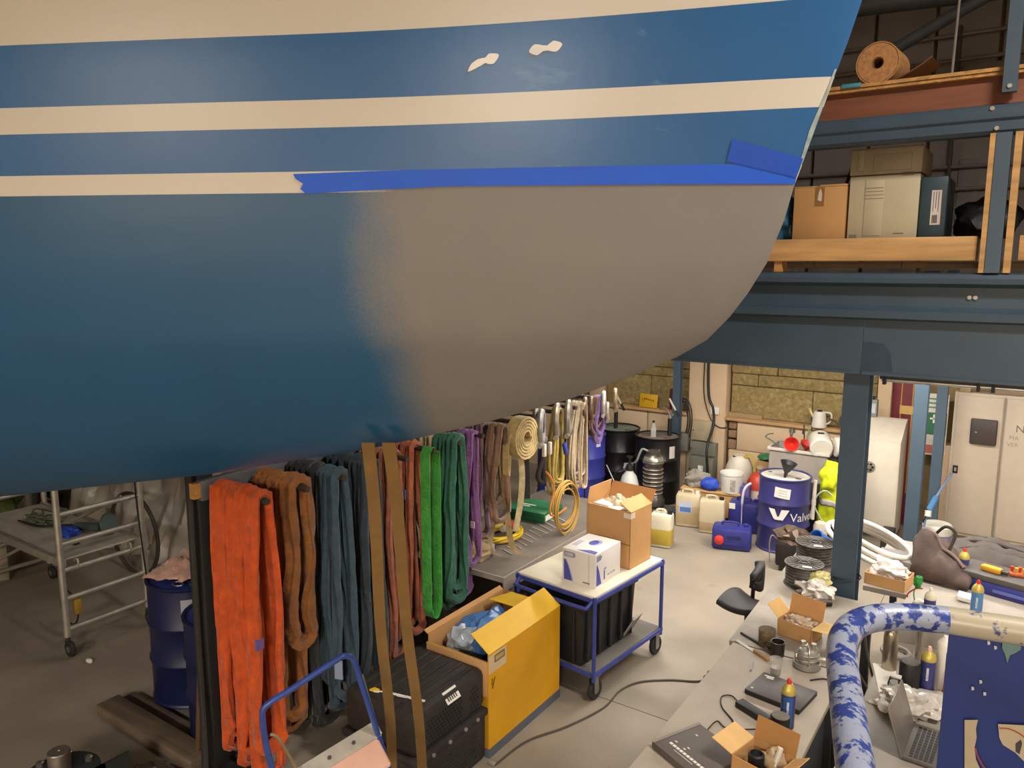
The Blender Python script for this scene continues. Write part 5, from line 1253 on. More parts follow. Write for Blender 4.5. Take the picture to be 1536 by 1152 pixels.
text('MA', .06, 'lettering', M('#8F8476', .7), t, Matrix.Translation((.075, -.0095, 1.255)) @ Matrix.Rotation(PI / 2, 4, 'X'))
text('VER', .06, 'lettering', M('#8F8476', .7), t, Matrix.Translation((.060, -.0095, 1.18)) @ Matrix.Rotation(PI / 2, 4, 'X'))
t = thing('key_box', 'small dark key box mounted on the tall locker door', 'key box', (-.41, 9.60, 1.31))
G().bx(-.125, .125, -.0, .04, -.14, .14, .012).build('body', M('#453C3A', .5), t)
G().bx(-.118, .118, -.008, -.001, -.132, .132, .006).build('door', M('#453C3A', .5), t)
G().bx(-.08, -.06, -.011, -.008, -.01, .0).build('lock', ALU, t)
tag(G().bx(-.06, .25, .05, .25, 0, .06, .004).build('folder_stack', M('#8E7A62', .7), loc=(-.30, 9.65, 1.722)), 'brown folders lying on top of the tall locker', 'folders')
tag(G().bx(-.4, -.3, .05, .22, 0, .05, .003).build('paper_pad', M('#A89474', .7), loc=(-.27, 9.65, 1.722)), 'small paper pad at the left end of the locker top', 'paper pad')
tag(G().bx(-.05, .2, 0, .2, 0, .10, .004).build('box_blue', M('#8FA4A8', .6), loc=(.02, 9.68, 1.722)), 'pale blue box on top of the tall locker', 'box')
t = thing('first_aid_board', 'narrow green and white notice board between the blue columns', 'notice board', (-.92, WY - .13, .92))
G().bx(-.10, .14, 0, .02, 0, .72, .003).build('board', M('#CDC6B8', .6), t)
G().bx(-.09, .13, -.003, -.001, .24, .50).build('green_panel', M('#2E6A4A', .6), t)
G().bx(-.01, .01, -.006, -.004, .38, .48).bx(-.04, .04, -.006, -.004, .42, .44).build('white_cross', PAPER, t)
G().bx(-.09, .13, -.003, -.001, .02, .12).build('red_panel', M('#A45A4A', .6), t)
for k in range(3): G().bx(-.08, .10, -.003, -.001, .55 + .05 * k, .57 + .05 * k).build('printed_mark', M('#5E8A74', .6), t)
t = thing('waste_bin', 'pale blue bin with a white liner beside the blue column', 'bin', (-.72, 9.05, 0))
G().lathe([(.11, 0), (.115, .01), (.14, .33), (.14, .34), (.0, .34)], 18).build('body', M('#8690C0', .5), t)
G().lathe([(.143, .28), (.146, .36), (.13, .38), (.08, .36), (.02, .37), (0, .37)], 18).build('liner', WHITEP, t)
t = thing('floor_scrubber', 'blue and white scrubber pole leaning against the column', 'scrubber', (-.74, 9.0, 0))
G().cyl((-.06, -.12, .58), (.08, .40, .86), .014, 8).build('pole', M('#7A88A8', .5), t)
G().cyl((-.06, -.14, .55), (-.015, .04, .66), .032, 10).build('grip', M('#4A7AA8', .5), t)
G().cyl((-.06, -.16, .50), (-.06, -.14, .56), .032, 10).build('collar', WHITEP, t)
G().tube([(-.16, -.14, .48), (-.18, -.16, .66), (-.06, -.16, .56), (-.10, -.14, .42), (-.16, -.14, .44)], .010, 6).build('bracket', BLACKP, t)
G().cyl((-.12, -.12, 0), (-.08, -.14, .50), .014, 8).build('lower_pole', M('#7A88A8', .5), t)

# ================================================================== RIGHT WORKBENCHES
TZ = .90
t = thing('workbench', 'light grey workbench in the right foreground with a closed laptop', 'workbench', (0, 0, 0))
WB = M('#A99C8B', .55, var=.10, scale=5); WLEG = M('#3A3D40', .5, .3)
G().bx(-1.335, -.72, 2.55, 4.245, TZ - .035, TZ, .004).build('top', WB, t)
for x in (-1.28, -.80):
    for y in (2.65, 4.15): G().bx(x, x + .05, y, y + .05, 0, TZ - .036).build('leg', WLEG, t)
G().bx(-1.28, -.75, 2.66, 4.2, .20, .23).build('lower_shelf', M('#4A4742', .7), t)
G().bx(-.80, -.785, 2.66, 4.2, .24, TZ - .04).build('back_panel', M('#3B4148', .6), t)
t = thing('workbench', 'perforated grey metal bench reaching back to the dark column', 'workbench', (0, 0, 0))
WP = M('#857C70', .5, .2, var=.15, scale=8, spot='#B9B0A2', spot_amt=.36, spot_scale=110)
G().prism([(-1.36, 4.255, TZ - .03), (-.72, 4.255, TZ - .03), (-.72, 5.27, TZ - .03), (-1.06, 5.27, TZ - .03), (-1.06, 6.3, TZ - .03), (-1.42, 6.3, TZ - .03)], (0, 0, .03)).build('top', WP, t)
for x, y in ((-1.32, 4.3), (-.79, 4.3), (-1.37, 6.2), (-1.12, 6.2), (-.79, 5.19)): G().bx(x, x + .05, y, y + .05, 0, TZ - .031).build('leg', WLEG, t)
t = thing('workbench', 'cluttered second workbench behind the blue guard rail', 'workbench', (0, 0, 0))
G().prism([(-.585, 2.9, TZ - .035), (.9, 2.9, TZ - .035), (.9, 6.7, TZ - .035), (-.86, 6.7, TZ - .035), (-.86, 5.56, TZ - .035), (-.585, 5.56, TZ - .035)], (0, 0, .035)).build('top', M('#8E857A', .55, var=.10, scale=5), t)
for x, y in ((-.56, 3.0), (.8, 3.0), (.8, 6.6), (-.82, 6.6), (-.56, 5.0)): G().bx(x, x + .05, y, y + .05, 0, TZ - .036).build('leg', WLEG, t)
def B(x, y): return pz(x, y, TZ)
# closed laptop
c = B(1171, 1043)
t = thing('laptop', 'closed black laptop with small stickers on the near bench', 'laptop', (c.x, c.y, TZ), R(-8))
LM = M('#4A4440', .45, var=.08, scale=6)
G().bx(-.145, .145, -.115, .115, .004, .022, .004).build('base', BLACKP, t)
G().bx(-.145, .145, -.115, .115, .022, .03, .003).build('lid', LM, t)
for (x, y, w_) in ((-.10, .085, .05), (-.09, .07, .035), (-.12, -.08, .012)): G().c(x, y, .0305, w_, .010, .001, rz=.1).build('printed_mark', PAPER, t)
G().bx(.06, .12, -.135, -.115, .006, .018, .002).build('dongle', BLACKP, t)
c = B(1130, 1072)
t = thing('power_adapter', 'black power adapter with a looping lead on the near bench', 'adapter', (c.x, c.y, TZ), R(-24))
G().bx(-.095, .095, -.028, .028, 0, .032, .005).build('brick', BLACKP, t)
G().tube(smooth([(-.095, 0, .015), (-.17, .03, .006), (-.19, -.02, .005), (-.12, -.09, .005), (0, -.14, .005), (.05, -.24, .005)]), .0035, 6).build('lead', BLACKP, t)
G().tube(smooth([(.095, 0, .015), (.13, .02, .005), (.10, -.08, .005), (.02, -.20, .005), (-.05, -.2, .005), (-.02, -.3, .005)]), .003, 6).build('lead', BLACKP, t)
def foam_can(name, label, loc, body, stripe=None, h=.235, r=.033, cap=REDP, shoulder=M('#C9B45A', .4, .4)):
    t = thing(name, label, 'aerosol can', loc, 0, 'spray cans on the benches')
    G().lathe([(r - .003, 0), (r, .004), (r, h - .05), (r - .001, h - .045)], 18).build('body', body, t)
    G().lathe([(r, h - .05), (r, h - .035), (r - .006, h - .018), (.016, h - .004), (.014, h)], 18).build('shoulder', shoulder, t)
    G().lathe([(.012, h), (.012, h + .012), (.008, h + .024), (0, h + .025)], 10).build('nozzle', cap, t)
    if stripe:
        a = toCam(Vector(loc))
        G().sheet(lambda u, v: ((r + .0006) * math.cos(a - .7 + 1.4 * u), (r + .0006) * math.sin(a - .7 + 1.4 * u), .02 + (h - .08) * v), 8, 3, 0).build('label', stripe, t)
        G().sheet(lambda u, v: ((r + .0012) * math.cos(a - .15 + .3 * u), (r + .0012) * math.sin(a - .15 + .3 * u), .07 + (h - .15) * v), 5, 3, 0).build('printed_mark', M('#C4C0CC', .6, var=.4, scale=60), t)
    return t
BCAN = M('#2F5C9C', .4, var=.2, scale=20); PCAN = M('#3A3A70', .4, var=.2, scale=20)
c = B(1180, 1090); foam_can('foam_can', 'blue aerosol can with a red nozzle in front of the closed laptop', (c.x, c.y, TZ), PCAN, BCAN, h=.225)
c = B(1171, 1112)
t = thing('speaker', 'black cylindrical speaker in front of the blue aerosol can', 'speaker', (c.x, c.y - .03, TZ))
G().lathe([(.040, 0), (.043, .005), (.043, .14), (.040, .146)], 20).build('body', BLACKP, t)
G().lathe([(.040, .146), (.036, .148), (0, .148)], 20).build('top', M('#6E665E', .6, var=.15, scale=40), t)
c = B(1050, 1128)
t = thing('manual_binder', 'dark grey binder with white print at the bottom edge', 'binder', (c.x + .01, c.y - .02, TZ), R(-26))
G().bx(-.15, .15, -.16, .13, 0, .035, .005).build('cover', M('#5C524C', .55, var=.06), t)
G().bx(-.152, -.135, -.16, .13, .036, .0365).build('stitch', M('#8E8278', .6), t)
for k in range(10): G().bx(-.10 + .022 * k, -.10 + .022 * k + .017, -.10, -.086, .0355, .0362).build('printed_mark', PAPER, t)
G().bx(-.05, .07, -.118, -.112, .0355, .0362).build('printed_mark', M('#B0A69C', .7), t)
for (x, y) in ((-.09, -.065), (-.03, -.07), (-.025, -.05), (-.08, .05)): G().c(x, y, .036, .014, .006, .001).build('printed_mark', PAPER, t)
# open cardboard box bottom
c = B(1150, 1150)
t = thing('cardboard_box', 'small open cardboard box with parts at the bottom of the bench', 'box', (c.x + .01, c.y - .10, TZ), R(-14))
sx, sy, h = .20, .18, .11
carton_box(t, sx, sy, h, CARD, CARD_IN, .004)
flap(t, (-sx / 2, sy / 2, h), (sx / 2, sy / 2, h), (0, .03, .10), M('#A77843', .85), th=.003)
flap(t, (-sx / 2, -sy / 2, h), (-sx / 2, sy / 2, h), (-.10, 0, .03), M('#D8AE73', .85), th=.003)
flap(t, (sx / 2, -sy / 2, h), (sx / 2, sy / 2, h), (.07, -.02, .05), M('#D0A066', .85), th=.003)
c0 = Vector((c.x + .01, c.y - .10, TZ))
o = thing('lens_part', 'black round part inside the bottom cardboard box', 'part', c0 + Vector((-.03, .0, .02)))
G().lathe([(.03, 0), (.035, .01), (.035, .09), (.026, .095), (.024, .08), (0, .08)], 16).build('barrel', BLACKP, o)
tag(G().cyl((0, 0, 0), (.03, .02, .13), .012, 8).build('marker_pen', WHITEP, loc=c0 + Vector((.03, .02, .02))), 'white pen standing in the bottom cardboard box', 'pen')
tag(G().blob((0, 0, .05), (.05, .04, .06), 5, .5, 2, 3, 0).build('clear_bag', M('#A88E6C', .3), loc=c0 + Vector((.03, .05, .01))), 'crumpled clear bag in the bottom cardboard box', 'bag')
# middle of the bench: glass, mug, beaker, knife, pen, lamp, box
c = B(1163, 1012)
t = thing('drinking_glass', 'clear drinking glass half full of water', 'glass', (c.x, c.y, TZ))
GL = M('#C9C6BE', .08, alpha=.32, var=.02)
G().lathe([(.024, 0), (.026, .003), (.034, .095), (.032, .095), (.024, .006), (0, .006)], 18).build('cup', GL, t)
G().lathe([(.024, .007), (.0285, .045), (0, .045)], 18).build('water', M('#A9A49A', .1, alpha=.6), t)
c = B(1166, 983)
t = thing('mug', 'black mug beside the drinking glass', 'mug', (c.x, c.y, TZ))
G().lathe([(.034, 0), (.037, .003), (.039, .085), (.035, .085), (.033, .01), (0, .01)], 18).build('cup', M('#26201E', .35), t)
G().ring((-.05, 0, .042), .024, .005, 6, 14, 'Y').build('handle', M('#26201E', .35), t)
c = B(1150, 968)
t = thing('glass_beaker', 'smoky glass beaker behind the black mug', 'beaker', (c.x, c.y, TZ))
G().lathe([(.045, 0), (.048, .004), (.05, .10), (.047, .10), (.044, .01), (0, .01)], 18).build('cup', M('#6E5E40', .2, alpha=.6), t)
G().blob((0, 0, .04), (.035, .035, .03), 3, .4, 2, 3).build('contents', M('#A08A50', .5), t)
c = B(1131, 978)
t = thing('putty_knife', 'long flat knife with a wooden handle near the mug', 'knife', (c.x, c.y, TZ), R(-32))
G().bx(-.15, .02, -.012, .012, 0, .004).build('blade', STEEL, t)
G().bx(.0, .12, -.010, .010, .0, .02, .005).build('handle', M('#9B7A4A', .6), t)
c = B(1145, 975)
tag(G().bx(-.16, .10, -.006, .006, 0, .012, .002).build('file', DKSTEEL, loc=(c.x - .03, c.y + .05, TZ), rz=R(-28)), 'dark steel file lying behind the flat knife', 'file')
c = B(1128, 1000)
t = thing('pen', 'silver pen lying on the bench by the knife', 'pen', (c.x, c.y, TZ + .005), R(100))
G().cyl((-.05, 0, 0), (.045, 0, 0), .0045, 8).build('barrel', M('#A8A4A8', .3, .5), t)
G().cyl((-.065, 0, 0), (-.05, 0, 0), .002, 8, .0045).build('tip', M('#4E5A80', .4), t)
c = B(1210, 1000)
t = thing('bulkhead_lamp', 'silver caged bulkhead lamp standing on the bench', 'lamp', (c.x, c.y, TZ))
G().lathe([(.068, 0), (.075, .008), (.072, .03), (.055, .035)], 22).build('base_ring', M('#8F8B84', .5, .5), t)
G().lathe([(.05, .03), (.052, .09), (.045, .105), (.02, .115), (0, .116)], 22).build('globe', M('#A8A49C', .3, .3), t)
for z, r_ in ((.055, .058), (.085, .058)): G().ring((0, 0, z), r_, .004, 6, 22).build('cage_ring', ALU, t)
for k in range(4):
    a = k * PI / 2 + .4; G().tube(smooth([(.062 * math.cos(a), .062 * math.sin(a), .02), (.06 * math.cos(a), .06 * math.sin(a), .09), (.03 * math.cos(a), .03 * math.sin(a), .122), (0, 0, .125)]), .004, 6).build('cage_rib', ALU, t)
for x in (-.025, .03): G().lathe([(.014, .11), (.014, .145), (0, .147)], 12, (x, .0, 0)).build('cable_gland', ALU, t)
G().bx(.055, .10, -.01, .02, .05, .07, .003).build('bracket', ALU, t)
c = B(1195, 955)
t = thing('cardboard_box', 'open cardboard box of clear bags in the middle of the bench', 'box', (c.x + .01, c.y + .02, TZ), R(-12))
sx, sy, h = .21, .15, .10
carton_box(t, sx, sy, h, CARD, CARD_IN, .004)
flap(t, (-sx / 2, sy / 2, h), (sx / 2, sy / 2, h), (0, .03, .11), M('#C08E58', .85), th=.003)
flap(t, (-sx / 2, -sy / 2, h), (-sx / 2, sy / 2, h), (-.07, 0, .07), M('#D8B070', .85), th=.003)
flap(t, (sx / 2, -sy / 2, h), (sx / 2, sy / 2, h), (.10, .0, .01), M('#DDB777', .85), th=.003)
o = tag(G().blob((0, 0, 0), (.08, .055, .04), 15, .6, 2.4, 4).build('clear_bags', M('#B9A48C', .25, var=.3, scale=25), loc=(c.x + .01, c.y + .02, TZ + .075)), 'clear plastic bags inside the middle cardboard box', 'bags')
tag(G().tube(smooth([B(1215, 1022) + Vector((0, 0, .006)), B(1238, 1020) + Vector((0, 0, .006)), B(1250, 1030) + Vector((0, 0, .006))]), .004, 6).build('lead', BLACKP), 'short black lead behind the closed laptop', 'lead')
# cable spools, rags, pipe
def spool(label, loc, r, h, tilt=0):
    t = thing('cable_spool', label, 'cable spool', loc, 0, 'cable spools on the bench')
    FL = M('#4B4540', .45, var=.1)
    for z in (0, h):
        f_ = G().lathe([(.03, z), (r, z), (r + .002, z + .003), (r, z + .006), (.03, z + .006)], 28).build('flange', FL, t)
        if z:
            for k in range(20):
                a = k * PI / 10; G().c(.62 * r * math.cos(a), .62 * r * math.sin(a), z + .008, r * .62, .005, .004, rz=a).build('flange_rib', FL, f_)
    G().lathe([(.03, h), (.034, h + .012), (.022, h + .012), (.02, h - .03), (0, h - .03)], 18).build('hub', BLACKP, t)
    g = G()
    n_ = int(h / .011)
    for k in range(n_): g.ring((0, 0, .012 + .011 * k), r * .86 + .004 * (k % 2), .0062, 6, 30)
    o = g.build('wound_cable', M('#5B5752', .35, var=.35, scale=40), t)
    G().c(.3 * r, -.66 * r, h + .011, .06, .028, .002, rz=.2).build('label', PAPER, t)
c = B(1204, 880); spool('nearer cable spool wound with dark cable on the bench', (c.x - .01, c.y + .05, TZ), .13, .15)
c = B(1213, 856); spool('farther cable spool behind the nearer one', (c.x - .01, c.y + .20, TZ), .14, .15)
c = B(1225, 895)
tag(G().blob((0, 0, .045), (.10, .08, .06), 31, .7, 2.2, 4, 0).build('rag', M('#C2BAB0', .85, var=.1), loc=(c.x, c.y, TZ)), 'crumpled white paper rag by the dark column', 'rag')
tag(G().blob((0, 0, .03), (.06, .05, .05), 17, .7, 2.4, 3, 0).build('work_glove', M('#C9BE82', .8), loc=(c.x + .0, c.y + .08, TZ + .06)), 'pale yellow glove on top of the white rag', 'glove')
t = thing('steel_pipe', 'short dark pipe lying by the column foot on the bench', 'pipe', (c.x + .06, c.y - .12, TZ + .022), R(25))
G().lathe([(.022, -.06), (.022, .06), (.016, .06), (.016, -.05), (0, -.05)], 14, mat=Matrix.Rotation(PI / 2, 3, 'Y')).build('tube', M('#3A2E26', .4, .4), t)
# white hose coil
c = Vector((-.98, 6.1, .9))
t = thing('hose_coil', 'thick white hose coiled behind the dark column', 'hose', (-.90, 6.05, 1.02), R(0))
for k in range(3): G().ring((0, 0, .04 * k), (.33 - .035 * k), .020, 10, 36, sx=1.0, sy=.85).xf(Matrix.Rotation(R(20), 4, 'Y')).build('hose_turn', M('#D6CFC4', .4, var=.03), t)
tag(G().bx(-.14, .14, -.12, .12, 0, .11, .004).build('grey_box', M('#6E6A66', .6), loc=(-.70, 6.0, TZ)), 'grey box under the white hose coil', 'box')
t = thing('cardboard_tray', 'cardboard tray with white wrapping behind the rail corner', 'tray', (-.72, 5.70, TZ), R(-8))
carton_box(t, .26, .22, .08, CARD, CARD_IN, .004)
tag(G().blob((0, 0, .03), (.11, .09, .07), 41, .5, 2.2, 4, -.02).build('white_wrap', M('#D0C4BA', .4, var=.1), loc=(-.72, 5.70, TZ + .06)), 'white wrapping heaped in the cardboard tray', 'wrapping')
t = thing('black_bracket', 'black machine bracket beneath the white cabinet', 'bracket', (-1.18, 8.7, 0))
G().bx(-.35, .0, -.04, .04, .24, .30, .004).bx(-.02, .10, -.08, .08, 0, .34, .006).build('body', M('#26221F', .6), t)
G().bx(-.34, -.28, -.03, .03, 0, .24).build('leg', DKSTEEL, t)
# stool and chair
t = thing('saddle_stool', 'black saddle stool standing at the bench', 'stool', (pz(1122, 904, .66).x, pz(1122, 904, .66).y, 0), R(-15))
def saddle(a, b):
    x = (a - .5) * .34; y = (b - .5) * .30; wv = 1 - .35 * a
    return (x, y * wv, .66 + .045 * (2 * a - .9) ** 2 - .35 * (y * wv) ** 2 * 6 - .012 * a)
G().sheet(saddle, 16, 14, .045).build('seat', M('#211E1D', .6), t)
G().cyl((.0, 0, .12), (.0, 0, .64), .022, 10).build('column', BLACKP, t)
G().cyl((.05, .02, .44), (.06, .02, .62), .008, 8).build('lever', BLACKP, t)
for k in range(5):
    a = k * 2 * PI / 5
    G().tube([(0, 0, .12), (.26 * math.cos(a), .26 * math.sin(a), .08)], [.022, .014], 8).build('base_arm', BLACKP, t)
    G().lathe([(.01, -.022), (.03, -.02), (.03, .02), (.01, .022)], 12, (.26 * math.cos(a), .26 * math.sin(a), .031), Matrix.Rotation(PI / 2, 3, 'X')).cyl((.26 * math.cos(a), .26 * math.sin(a), .04), (.26 * math.cos(a), .26 * math.sin(a), .085), .008, 6).build('castor', BLACKP, t)
t = thing('office_chair', 'black chair whose curved backrest shows above the bench', 'chair', (pz(1160, 868, .86).x - .10, pz(1160, 868, .86).y + .05, 0), R(100))
G().sheet(lambda a, b: ((a - .5) * .30, .04 * (2 * a - 1) ** 2 + .02 * (b - .5) ** 2, .74 + .20 * b - .05 * (2 * a - 1) ** 2 * (1 if b > .5 else -1)), 12, 10, .05).build('backrest', M('#201D1D', .6), t)
G().bx(-.2, .2, -.42, -.02, .44, .50, .03).build('seat', M('#201D1D', .6), t)
G().tube([(0, .05, .80), (0, .06, .48), (0, -.1, .44)], .015, 8).build('back_bar', BLACKP, t)
G().cyl((0, -.22, .1), (0, -.22, .44), .025, 10).build('column', BLACKP, t)
for k in range(5):
    a = k * 2 * PI / 5 + .3; G().tube([(0, -.22, .10), (.24 * math.cos(a), -.22 + .24 * math.sin(a), .05)], [.02, .014], 8).build('base_arm', BLACKP, t)
    G().blob((.24 * math.cos(a), -.22 + .24 * math.sin(a), .027), (.027, .02, .027), 0, 0, 1, 2).build('castor', BLACKP, t)

# ---------------- second bench
t = thing('steel_flask', 'brushed steel flask behind the guard rail', 'flask', (B(1333, 1003).x, B(1333, 1003).y, TZ))
G().lathe([(.036, 0), (.038, .004), (.038, .20), (.030, .225), (.026, .23), (.026, .245), (.03, .25), (.03, .285), (0, .288)], 20).build('body', M('#A89C8C', .28, .9, var=.1), t)
t = thing('steel_tube', 'narrow chrome tube standing beside the flask', 'tube', (B(1378, 990).x, B(1378, 990).y, TZ))
G().lathe([(.020, 0), (.021, .002), (.021, .20), (.018, .20), (.017, .01), (0, .01)], 16).build('tube', M('#AFA79B', .25, .85), t)
t = thing('metal_plate', 'flat grey metal plate standing behind the flask', 'plate', (-.43, 4.82, TZ), R(8))
G().bx(-.14, .17, -.006, .006, 0, .24, .003).build('plate', M('#9A938A', .5), t)
G().bx(-.1, -.02, .006, .1, 0, .012).build('foot', DKSTEEL, t)
c = B(1362, 1035)
t = thing('speaker', 'black cylindrical speaker in front of the flask', 'speaker', (c.x, c.y, TZ))
G().lathe([(.046, 0), (.05, .005), (.05, .15), (.045, .16)], 20).build('body', BLACKP, t)
G().lathe([(.045, .16), (.04, .163), (0, .163)], 20).build('top', M('#4E4844', .6, var=.15, scale=40), t)
c = B(1389, 1035); foam_can('foam_can', 'violet aerosol can with a white and red cap behind the rail', (c.x, c.y, TZ), PCAN, PCAN, h=.22, r=.036, cap=M('#D6A89A', .5))
c = B(1413, 1030)
t = thing('sealant_cartridge', 'white sealant cartridge with a blue label', 'cartridge', (c.x, c.y, TZ))
G().lathe([(.038, 0), (.04, .004), (.04, .24), (.036, .25), (.02, .27), (.012, .285), (0, .287)], 18).build('body', WHITEP, t)
a = toCam(c)
G().sheet(lambda u, v: (.0406 * math.cos(a + .15 + 1.3 * u), .0406 * math.sin(a + .15 + 1.3 * u), .03 + .18 * v), 8, 3, 0).build('label', M('#2F3F80', .6), t)
c = B(1419, 1046)
t = thing('red_marker', 'red tube standing next to the guard rail panel', 'tube', (c.x, c.y, TZ))
G().lathe([(.022, 0), (.024, .02), (.018, .05), (.015, .10), (.015, .13), (0, .132)], 14).build('body', REDP, t)
c = B(1350, 1062)
tag(G().blob((0, 0, .04), (.13, .10, .06), 33, .55, 2.6, 4, 0).build('bubble_wrap', M('#BDB5AA', .2, var=.25, scale=30), loc=(c.x + .03, c.y, TZ)), 'silvery clear wrapping heap behind the open laptop', 'wrapping')
c = B(1440, 1075)
tag(G().sheet(cloth_fn(.16, .12, .05, 51), 20, 20, .003).build('plastic_sheet', M('#C6BFB5', .25, var=.15), loc=(c.x - .06, c.y + .05, TZ), rz=.3), 'clear plastic sheet lying by the sealant cartridge', 'plastic')
c = B(1377, 1115)
t = thing('laptop', 'open silver laptop seen from its edge behind the rail', 'laptop', (c.x - .04, c.y - .02, TZ), R(88))
G().bx(-.16, .16, -.23, 0, .004, .02, .004).build('base', M('#57504A', .5), t)
kb = G()
for i in range(12):
    for j in range(5): kb.bx(-.14 + .0235 * i, -.122 + .0235 * i, -.12 + .02 * j, -.105 + .02 * j, .0195, .0225)
o = kb.build('keys', M('#221F1E', .6), t); o['kind'] = 'stuff'
G().c(0, .035, .115, .32, .008, .22, .003, rx=R(-18)).build('screen', M('#8A837B', .35, .5), t)
c = B(1418, 1125)
t = thing('fan_heater', 'white grilled heater with round dial beside the open laptop', 'heater', (c.x + .08, c.y + .03, TZ), R(10))  # stand-in block for a dotted keyboard and a round item
G().bx(-.075, .09, -.10, .09, .0, .13, .01).build('body', M('#8C837A', .5), t)
G().lathe([(.055, 0), (.055, .012), (.048, .014), (0, .010)], 22, (-.01, .03, .13)).build('dial', M('#B9B0A2', .5), t)
for k in range(9): G().bx(-.02 + .011 * k, -.015 + .011 * k, -.105, -.099, .015, .12).build('grille_bar', M('#C2BAAE', .5), t)
G().bx(-.075, -.055, -.106, -.098, .0, .125, .003).build('frame', WHITEP, t)
for k, (pts, r_) in enumerate((([(1296, 940), (1305, 1000), (1330, 1080), (1345, 1152)], .007), ([(1285, 1005), (1310, 1050), (1335, 1110), (1352, 1156)], .006))):
    P = [px(x, y, -.62 + .03 * k) for x, y in pts]
    P = [Vector((P[0].x, P[0].y + .0, P[0].z))] + P[1:] + [Vector((P[-1].x - .02, P[-1].y - .1, .02))]
    tag(G().tube(smooth(P, 6), r_, 6).build('cable', M('#57524A', .6)), ('thicker grey cable hanging in the gap behind the blue tube', 'thinner grey cable hanging in the gap behind the blue tube')[k], 'cable')
c = B(1300, 1000)
t = thing('papers', 'loose white paper sheets at the left end of the second bench', 'papers', (-.53, 4.30, TZ), R(15))
G().bx(-.04, .07, -.16, .16, 0, .004).build('sheet', PAPER, t)
tag(G().ring((0, 0, .02), .07, .012, 8, 20).build('tape_roll', M('#8E867E', .5), loc=(-.52, 4.62, TZ)), 'grey tape roll behind the loose papers', 'tape')
tag(G().blob((0, 0, .02), (.07, .05, .02), 6, .3, 2, 3, 0).build('wood_scrap', M('#B5753C', .7), loc=(-.50, 4.95, TZ)), 'orange brown scrap behind the flask', 'scrap')
t = thing('wire_rack', 'small black wire rack with a white clip by the flask', 'wire rack', (-.46, 4.17, TZ), R(0))
for k in range(4): G().ring((0, 0, .05), .035, .002, 5, 14, 'Y').xf(Matrix.Translation((0, .016 * k, 0))).build('wire', BLACKP, t)
G().c(0, .02, .09, .05, .03, .012, .003).build('clip', WHITEP, t)
# backpack, jacket, tool box, cans at the back of the bench
t = thing('backpack', 'brown black backpack slumped against the blue column', 'backpack', (-.50, 6.14, TZ), R(0))
BK = M('#4A3A33', .8, var=.25, scale=10, bump=.6, bscale=14)
def bag_fn(a, b):
    n_ = noise.noise(Vector((a * 3, b * 3, 4))); n2 = noise.noise(Vector((a * 9, b * 7, 2)))
    h_ = .25 * (1 - a) ** .8 * min(1, .35 + 3 * a + .3) + .05
    pr = math.sin(PI * min(max(b, .0), 1)) ** .5
    return (-.11 + .36 * a + .02 * n_, -.26 + .42 * b - .06 * (1 - b) * a, .022 + max(0, h_ * pr + .05 * n_ * pr + .03 * n2 * pr))
G().sheet(bag_fn, 30, 26, .035).build('bag', BK, t)
G().tube(smooth([Vector(bag_fn(.10 + .13 * i, .62 - .07 * i)) + Vector((0, -.01, .03)) for i in range(7)]), .012, 8).build('strap', M('#6A5850', .8), t)
G().tube(smooth([Vector(bag_fn(.3, .6)) + Vector((0, 0, .02)), Vector(bag_fn(.35, .5)) + Vector((.05, 0, .10)), Vector(bag_fn(.5, .5)) + Vector((.06, 0, .10)), Vector(bag_fn(.6, .4)) + Vector((0, 0, .02))]), .011, 8).build('strap', M('#2A2320', .8), t)
t = thing('dark_jacket', 'dark grey quilted jacket lying on the bench behind the tool box', 'jacket', (.0, 6.40, TZ), R(-10))
def jac(a, b):
    x = (a - .5) * .80; n_ = noise.noise(Vector((a * 5, b * 4, 7))); n2 = noise.noise(Vector((a * 14, b * 9, 1)))
    pr = max(0, math.sin(PI * b)) ** .55 * max(0, math.sin(PI * min(1, a * .9 + .1))) ** .45
    return (x, (b - .5) * .46 * (1 - .35 * a) + .03 * n_, .026 + max(0, (.17 - .07 * a + .035 * n_ + .02 * n2) * pr))
G().sheet(jac, 34, 24, .04).build('cloth', M('#4A423D', .85, var=.2, scale=8, bump=.6, bscale=12), t)
for k in range(3): G().tube(smooth([Vector(jac(.08 + .13 * i, .30 + .18 * k)) + Vector((0, 0, .012)) for i in range(7)], 4), .012, 6).build('fold', M('#3A332F', .85), t)
t = thing('tool_box', 'blue and grey tool box with open tray on the second bench', 'tool box', (-.06, 5.98, TZ), R(-14))
G().bx(-.24, .22, -.13, .14, 0, .09, .008).build('body', M('#2A2F78', .45), t)
G().bx(-.245, .225, -.135, .145, .09, .13, .006).build('tray', M('#4A4440', .6), t)
G().bx(-.02, .2, -.137, -.132, .03, .05).build('label', M('#5A62A8', .5), t)
t3 = Vector((-.06, 5.98, TZ + .131))
t = thing('multimeter', 'yellow hand tool lying on the tool box', 'tool', t3 + Vector((-.06, -.02, .0)), R(-20))
G().bx(-.075, .05, -.028, .028, 0, .04, .012).build('body', M('#C9911C', .5), t)
G().cyl((.05, 0, .02), (.09, 0, .02), .014, 8).build('nose', DKSTEEL, t)
t = thing('clamp_tool', 'red and yellow jagged clamp tool on the tool box', 'tool', t3 + Vector((.09, -.0, 0)), R(10))
G().bx(-.06, .06, -.03, .03, 0, .025, .008).build('body', M('#A8522A', .5, var=.3, scale=30), t)
for k in range(5): G().lathe([(.008, .02), (.012, .06), (0, .065)], 8, (-.045 + .022 * k, .012 * (-1) ** k, 0)).build('tooth', M(('#B83A22', '#D09A2A')[k % 2], .5), t)
